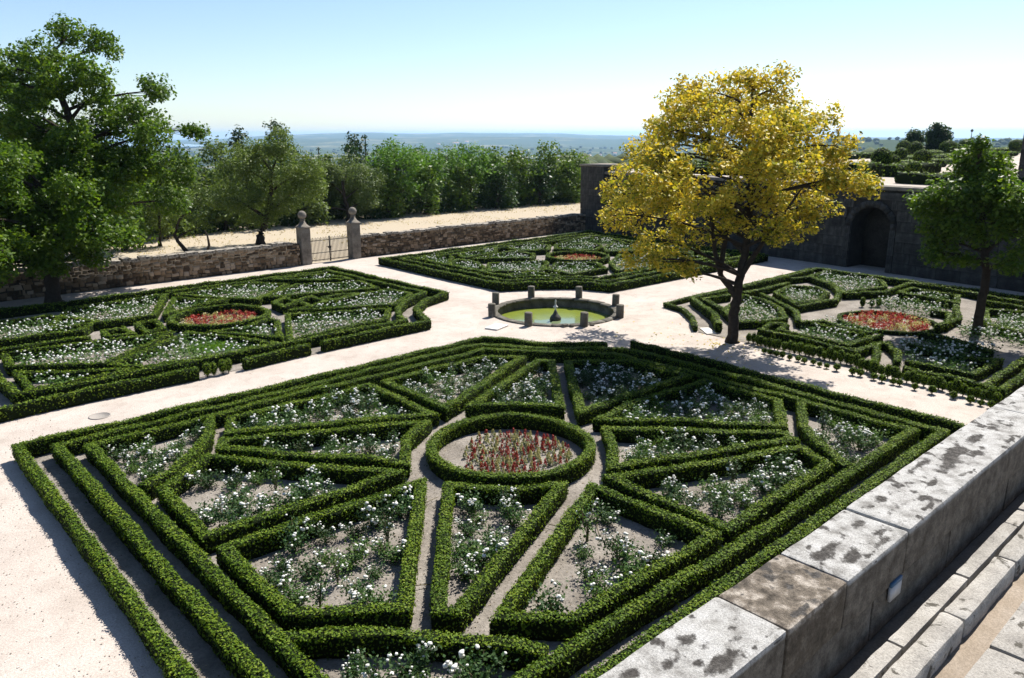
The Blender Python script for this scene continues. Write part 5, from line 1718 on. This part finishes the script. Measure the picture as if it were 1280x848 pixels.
def auto_tree(x, y, h, r, kind, seed, label, z0=0.0, group='trees at the edge of the wood', bottom=0.25, per=70, big=1.0):
    rng = np.random.default_rng(seed)
    L = []
    if kind == 'cypress':
        for q in range(9):
            z = h * (0.12 + 0.82 * q / 8)
            L.append((rng.normal(0, 0.05), z, max(0.18, r * math.sin(math.pi * (0.15 + 0.8 * (1 - q / 8))) ** 0.8 * (1 - 0.6 * q / 8)), 0.0))
        return build_tree((x, y), [(0, 0, -0.05), (0, 0, h * 0.5), (0, 0, h * 0.96)], L, 'pine_dark', 0.2, 90, seed, label, 'cypress_tree', group, tr=0.14, clr=0.32, aspect=0.3, kcl=lambda q: 7, twigs=1, zbase=z0)
    if kind == 'stone_pine':
        n = 9
        for q in range(n):
            a = 2.4 * q
            rr = r * 0.66 * math.sqrt((q + 0.5) / n)
            L.append((rr * math.cos(a), h * rng.uniform(0.62, 0.84), r * rng.uniform(0.36, 0.5), rr * math.sin(a)))
        for q in range(4):
            a = rng.uniform(0, 6.28)
            L.append((r * 0.5 * math.cos(a), h * rng.uniform(0.35, 0.55), r * 0.36, r * 0.5 * math.sin(a)))
        return build_tree((x, y), [(0, 0, -0.05), (0.1, 0, h * 0.3), (0, 0, h * 0.55), (0, 0, h * 0.75)], L, 'pine', 0.34, per * 0.6, seed, label, 'pine_tree', group, tr=0.22, clr=0.62, aspect=0.34, twigs=2, zbase=z0, kcl=lambda q: int(13 * q * q + 6))
    n = 8
    for q in range(n):
        t = q / (n - 1)
        a = 2.4 * q + rng.uniform(0, 1)
        zz = h * (bottom + (0.9 - bottom) * t)
        rr = r * 0.62 * math.sin(math.pi * (0.2 + 0.72 * t)) * rng.uniform(0.6, 1.1)
        L.append((rr * math.cos(a), zz, r * rng.uniform(0.38, 0.55), rr * math.sin(a)))
    nm = {'oak': 'oak_tree', 'dark_leaf': 'evergreen_tree', 'pine_dark': 'pine_tree', 'olive_leaf': 'almond_tree', 'grey_leaf': 'almond_tree', 'green_leaf': 'leafy_tree'}[kind]
    return build_tree((x, y), [(0, 0, -0.05), (0.1, 0, h * 0.25), (0, 0, h * 0.5), (0, 0, h * 0.85)], L, kind, 0.31 * big, per, seed, label, nm, group, tr=0.18, clr=0.62 * big, twigs=2, zbase=z0, kcl=lambda q: int(12 * q * q + 7))

wood = [
 (45.4, 67.0, 7.5, 3.5, 'stone_pine', 'bright green stone pine at the wood edge behind the wall, next to the grey-green tree'),
 (50.6, 68.5, 6.5, 3.2, 'stone_pine', 'bright green stone pine at the wood edge, second along the dry track'),
 (55.8, 68.0, 7.0, 3.5, 'stone_pine', 'bright green stone pine at the wood edge, third along the dry track'),
 (59.5, 68.5, 6.2, 2.9, 'oak', 'dark mixed oak at the wood edge between pine and terrace end'),
 (63.0, 67.5, 5.7, 3.3, 'oak', 'brownish green oak at the wood edge behind the rubble wall'),
 (67.6, 67.5, 6.3, 3.3, 'oak', 'yellow-tinged oak at the wood edge near the terrace end'),
 (71.6, 67.2, 5.5, 2.9, 'oak', 'last oak of the wood edge, touching the terrace wall corner'),
 (75.0, 69.0, 5.0, 2.2, 'oak', 'oak half hidden behind the terrace wall corner'),
 (43.0, 71.5, 6.4, 2.0, 'dark_leaf', 'dark evergreen behind the grey-green tree at the wood edge'),
 (45.2, 74.0, 8.0, 2.0, 'pine_dark', 'dark pine rising over the grey-green tree behind the gate'),
 (34.9, 80.0, 8.8, 1.9, 'pine_dark', 'dark rounded conifer behind the forked pale green tree'),
 (40.6, 82.0, 9.6, 2.2, 'pine_dark', 'flat-topped dark pine rising above the forked pale green tree'),
 (24.6, 68.0, 5.8, 2.4, 'olive_leaf', 'yellowish green bushy tree behind the leaning trunk'),
 (27.2, 66.5, 5.0, 2.2, 'olive_leaf', 'low bushy light green tree beside the forked pale green tree'),
 (22.0, 70.0, 6.6, 2.4, 'green_leaf', 'mid green leafy tree beside the tall open tree'),
 (26.8, 77.0, 6.8, 2.4, 'dark_leaf', 'dark evergreen behind the leaning trunk'),
 (38.2, 68.5, 5.2, 2.4, 'grey_leaf', 'grey green tree right behind the ball-topped gate posts'),
 (33.5, 71.0, 6.4, 2.3, 'grey_leaf', 'pale grey tree between forked tree and gate'),
 (30.8, 72.5, 5.6, 2.3, 'dark_leaf', 'dark evergreen filling the gap behind the forked tree'),
 (40.8, 73.0, 6.0, 2.1, 'oak', 'dull green oak behind the gate'),
 (47.9, 72.5, 6.6, 2.2, 'dark_leaf', 'dark evergreen between the stone pines, second row'),
 (53.0, 74.0, 6.2, 2.4, 'dark_leaf', 'dark evergreen behind the stone pines, second row'),
 (58.0, 74.0, 6.0, 2.4, 'dark_leaf', 'dark evergreen behind the oaks, second row'),
 (63.5, 73.0, 5.2, 2.4, 'dark_leaf', 'dark evergreen behind the brownish oak, second row'),
 (69.0, 73.5, 5.0, 2.4, 'dark_leaf', 'dark evergreen behind the yellow-tinged oak, second row'),
 (16.5, 66.0, 5.6, 2.4, 'olive_leaf', 'light green tree under the crown of the tall open tree'),
 (10.0, 62.0, 6.5, 2.8, 'green_leaf', 'leafy tree on the dry ground behind the shade tree'),
 (3.0, 58.0, 7.5, 3.2, 'green_leaf', 'big leafy tree behind the wall at the shaded garden end'),
 (12.0, 74.0, 6.0, 2.8, 'dark_leaf', 'dark evergreen far behind the tall open tree'),
 (5.0, 72.0, 7.0, 3.0, 'dark_leaf', 'dark evergreen far behind the shade tree'),
 (21.5, 64.5, 5.0, 2.6, 'olive_leaf', 'light green bushy tree right behind the thin upright trunk'),
 (29.5, 66.5, 5.6, 2.8, 'olive_leaf', 'broad light green tree behind the forked tree, toward the leaning trunk'),
 (34.5, 66.0, 5.6, 2.8, 'grey_leaf', 'broad grey-green tree between the forked tree and the gate posts'),
 (36.5, 74.0, 7.2, 2.8, 'oak', 'tall dull green oak behind the gate, under the flat-topped pine'),
 (31.5, 78.0, 7.4, 2.6, 'grey_leaf', 'tall grey-green tree behind the forked tree, beside the rounded conifer'),
 (48.3, 66.2, 4.6, 2.2, 'oak', 'low bushy oak between the first two stone pines'),
 (53.2, 66.6, 4.4, 2.2, 'oak', 'low bushy oak between the second and third stone pine'),
 (58.0, 66.0, 4.6, 2.4, 'dark_leaf', 'low dark evergreen bush at the wood edge beside the third stone pine'),
 (64.8, 66.2, 4.4, 2.3, 'dark_leaf', 'low dark evergreen bush between the brownish and yellow-tinged oaks'),
 (69.4, 66.0, 4.6, 2.2, 'oak', 'low bushy oak beside the last oak of the wood edge'),
 (43.6, 66.0, 4.8, 2.2, 'oak', 'low bushy oak between the grey-green tree and the first stone pine'),
 (17.0, 60.0, 6.8, 2.8, 'green_leaf', 'leafy tree behind the wall between shade tree and thin upright trunk'),
]
for q, (x, y, h, r, kind, lab) in enumerate(wood):
    auto_tree(x, y, h, r, kind, 300 + q, lab, per=36, bottom=0.10)
for q, (x, y, h, lab) in enumerate([(47.6, 76.0, 8.3, 'dark slim cypress rising beside the dark pine behind the gate'), (68.3, 90.0, 6.6, 'dark slim cypress tip showing above the stone pines'), (72.7, 90.0, 6.6, 'dark slim cypress tip showing above the oaks'),
                                    (49.5, 90.0, 7.0, 'thin dark cypress tip far behind the grey-green tree')]):
    auto_tree(x, y, h, 0.75, 'cypress', 400 + q, lab, z0=float(terrain_z(np.array([x]), np.array([y]))[0]))
auto_tree(116.0, 44.5, 3.3, 1.3, 'dark_leaf', 501, 'smaller dark round tree at the far edge of the upper terrace', 4.98, 'trees on the upper terrace', 0.15, 120)
auto_tree(120.0, 42.8, 3.9, 2.0, 'dark_leaf', 502, 'larger dark round tree at the far edge of the upper terrace', 4.98, 'trees on the upper terrace', 0.15, 120)
auto_tree(72.0, 23.2, 1.5, 0.8, 'green_leaf', 503, 'small pale standard bush among the clipped balls of the upper terrace', 4.98, 'trees on the upper terrace', 0.4, 200, 0.5)

# ---- undergrowth along the edge of the wood: one dark tangle
rng = np.random.default_rng(9)
n = 19000
X_ = rng.uniform(17, 80, n)
Y_ = 66.5 + rng.random(n) ** 1.5 * 10 + 1.2 * np.sin(X_ * 0.7)
Hh = 2.2 * rng.random(n) * np.clip((Y_ - 65.5) / 3, 0.25, 1)
C = np.stack([X_, Y_, Hh], -1)
o = obj('undergrowth', np_mesh('undergrowth', leaf_quads(C, rng.normal(0, 0.7, (n, 3)) + np.array([0, -0.3, 0.5]), rng.uniform(0.2, 0.45, n), 0.6, rng), [quad_idx(n)], [MT['dark_leaf']]))
o['kind'] = 'stuff'
tag(o, 'dark tangled undergrowth beneath the trees at the edge of the wood', 'undergrowth')
# ---- dry grass tufts on the field beyond the wall
n = 9000
X_ = rng.uniform(-5, 80, n)
Y_ = rng.uniform(45.8, 68, n)
k_ = fbm(np.stack([X_, Y_, 0 * X_], -1), 0.35, 3) > 0.5
X_, Y_ = X_[k_], Y_[k_]
n = len(X_)
C = np.stack([X_, Y_, rng.uniform(0.0, 0.12, n)], -1)
MT['straw'] = leaf_mat('straw', [(0, (0.36, 0.28, 0.15)), (1, (0.55, 0.45, 0.28))], 0.3, 0.8)
o = obj('dry_grass', np_mesh('dry_grass', leaf_quads(C, rng.normal(0, 1, (n, 3)) * np.array([1, 1, 0.3]), rng.uniform(0.12, 0.28, n), 0.22, rng), [quad_idx(n)], [MT['straw']]))
o['kind'] = 'stuff'
tag(o, 'dry straw coloured grass tufts on the ground beyond the rubble wall', 'grass')
# ---- fallen leaves under the yellow tree and on the gravel
n = 260
a_ = rng.uniform(0, 6.28, n)
r_ = np.abs(rng.normal(0, 3.2, n))
C = np.stack([25.9 + r_ * np.cos(a_), 16.4 + r_ * np.sin(a_), np.full(n, 0.02)], -1)
o = obj('fallen_leaves', np_mesh('fallen_leaves', leaf_quads(C, rng.normal(0, 0.25, (n, 3)) + np.array([0, 0, 1.0]), rng.uniform(0.07, 0.14, n), 0.6, rng), [quad_idx(n)], [MT['yellow_leaf']]))
o['kind'] = 'stuff'
tag(o, 'fallen yellow leaves on the gravel around the yellow tree', 'leaves')

# ---- far-off wood over the plain: reads as one mass
rng = np.random.default_rng(12)
N = 7600
az = np.radians(rng.uniform(8, 88, N))
rr = np.exp(rng.uniform(np.log(130), np.log(6500), N))
X_, Y_ = rr * np.cos(az), rr * np.sin(az)
ok = ((Y_ > 95) | (X_ > 195)) & (fbm(np.stack([X_, Y_, 0 * X_], -1), 0.0032, 4) > np.interp(rr, [130, 600, 6500], [0.25, 0.36, 0.40]))
X_, Y_, rr = X_[ok], Y_[ok], rr[ok]
Z_ = terrain_z(X_, Y_)
S_ = rng.uniform(2.4, 4.4, len(X_)) * np.interp(rr, [130, 1000, 6500], [0.9, 1.6, 4.2])
V0, F0 = ICO1
VV = V0[None] * S_[:, None, None] * np.array([1.0, 1.0, 0.72]) * rng.uniform(0.7, 1.2, (len(X_), len(V0), 1)) + np.stack([X_, Y_, Z_ + S_ * 0.45], -1)[:, None, :]
FF = F0[None] + (np.arange(len(X_)) * len(V0))[:, None, None]
MT['far_tree'] = leaf_mat('far_tree', [(0, (0.028, 0.045, 0.018)), (0.6, (0.05, 0.072, 0.026)), (1, (0.085, 0.105, 0.045))], 0.0, 0.9)
o = obj('distant_wood', np_mesh('distant_wood', VV.reshape(-1, 3), [FF.reshape(-1, 3)], [MT['far_tree']]))
o['kind'] = 'stuff'
tag(o, 'far-off wooded plain of dark green trees fading into blue haze', 'woodland')

# ---- a few far white houses on the plain
def house(x, y, w, d, h, rz, label):
    z = float(terrain_z(np.array([float(x)]), np.array([float(y)]))[0])
    r = thing('far_house', label, 'house', (x, y, z), rz, 'far white houses on the plain')
    m1 = MB(); m1.box(-w / 2, w / 2, -d / 2, d / 2, -2, h)
    obj('wall', m1.mesh('wall', MT['wall_white']), r)
    m1 = MB()
    e = 0.6
    V = [(-w / 2 - e, -d / 2 - e, h), (w / 2 + e, -d / 2 - e, h), (w / 2 + e, d / 2 + e, h), (-w / 2 - e, d / 2 + e, h), (-w / 2 - e, 0, h + d * 0.28), (w / 2 + e, 0, h + d * 0.28)]
    m1.add(V, [(0, 1, 5, 4), (2, 3, 4, 5)], [(0, 4, 3), (1, 2, 5)])
    obj('roof', m1.mesh('roof', MT['roof_tile']), r)
for q, (x, y, w, d, h) in enumerate([(4700, 5930, 60, 24, 16), (4770, 5850, 36, 20, 24), (4560, 6010, 30, 20, 12)]):
    house(x, y, w, d, h, -0.7, 'far white building of the cluster on the wooded plain beyond the stone pines')
for q in range(14):
    az_ = math.radians(random.uniform(40, 51)); r_ = random.uniform(3600, 4700)
    house(r_ * math.cos(az_), r_ * math.sin(az_), random.uniform(14, 30), random.uniform(10, 16), random.uniform(6, 12), random.uniform(-1, 1), 'tiny pale house among the tan fields beyond the oaks')

# ================================================================== HAZE
mh_, nt, b = new_mat('haze_air')
nt.nodes.remove(b)
pv = nt.nodes.new("ShaderNodeVolumePrincipled")
pv.inputs['Color'].default_value = (0.44, 0.68, 1.0, 1)
pv.inputs['Density'].default_value = 0.000062
pv.inputs['Anisotropy'].default_value = 0.3
nt.links.new(pv.outputs[0], nt.nodes["Material Output"].inputs['Volume'])
m1 = MB()
m1.box(-26500, 26500, -26500, 26500, -420, 90)
hz = obj('haze', m1.mesh('haze', mh_))
hz['kind'] = 'stuff'
tag(hz, 'thin pale blue summer haze over the whole plain', 'haze')
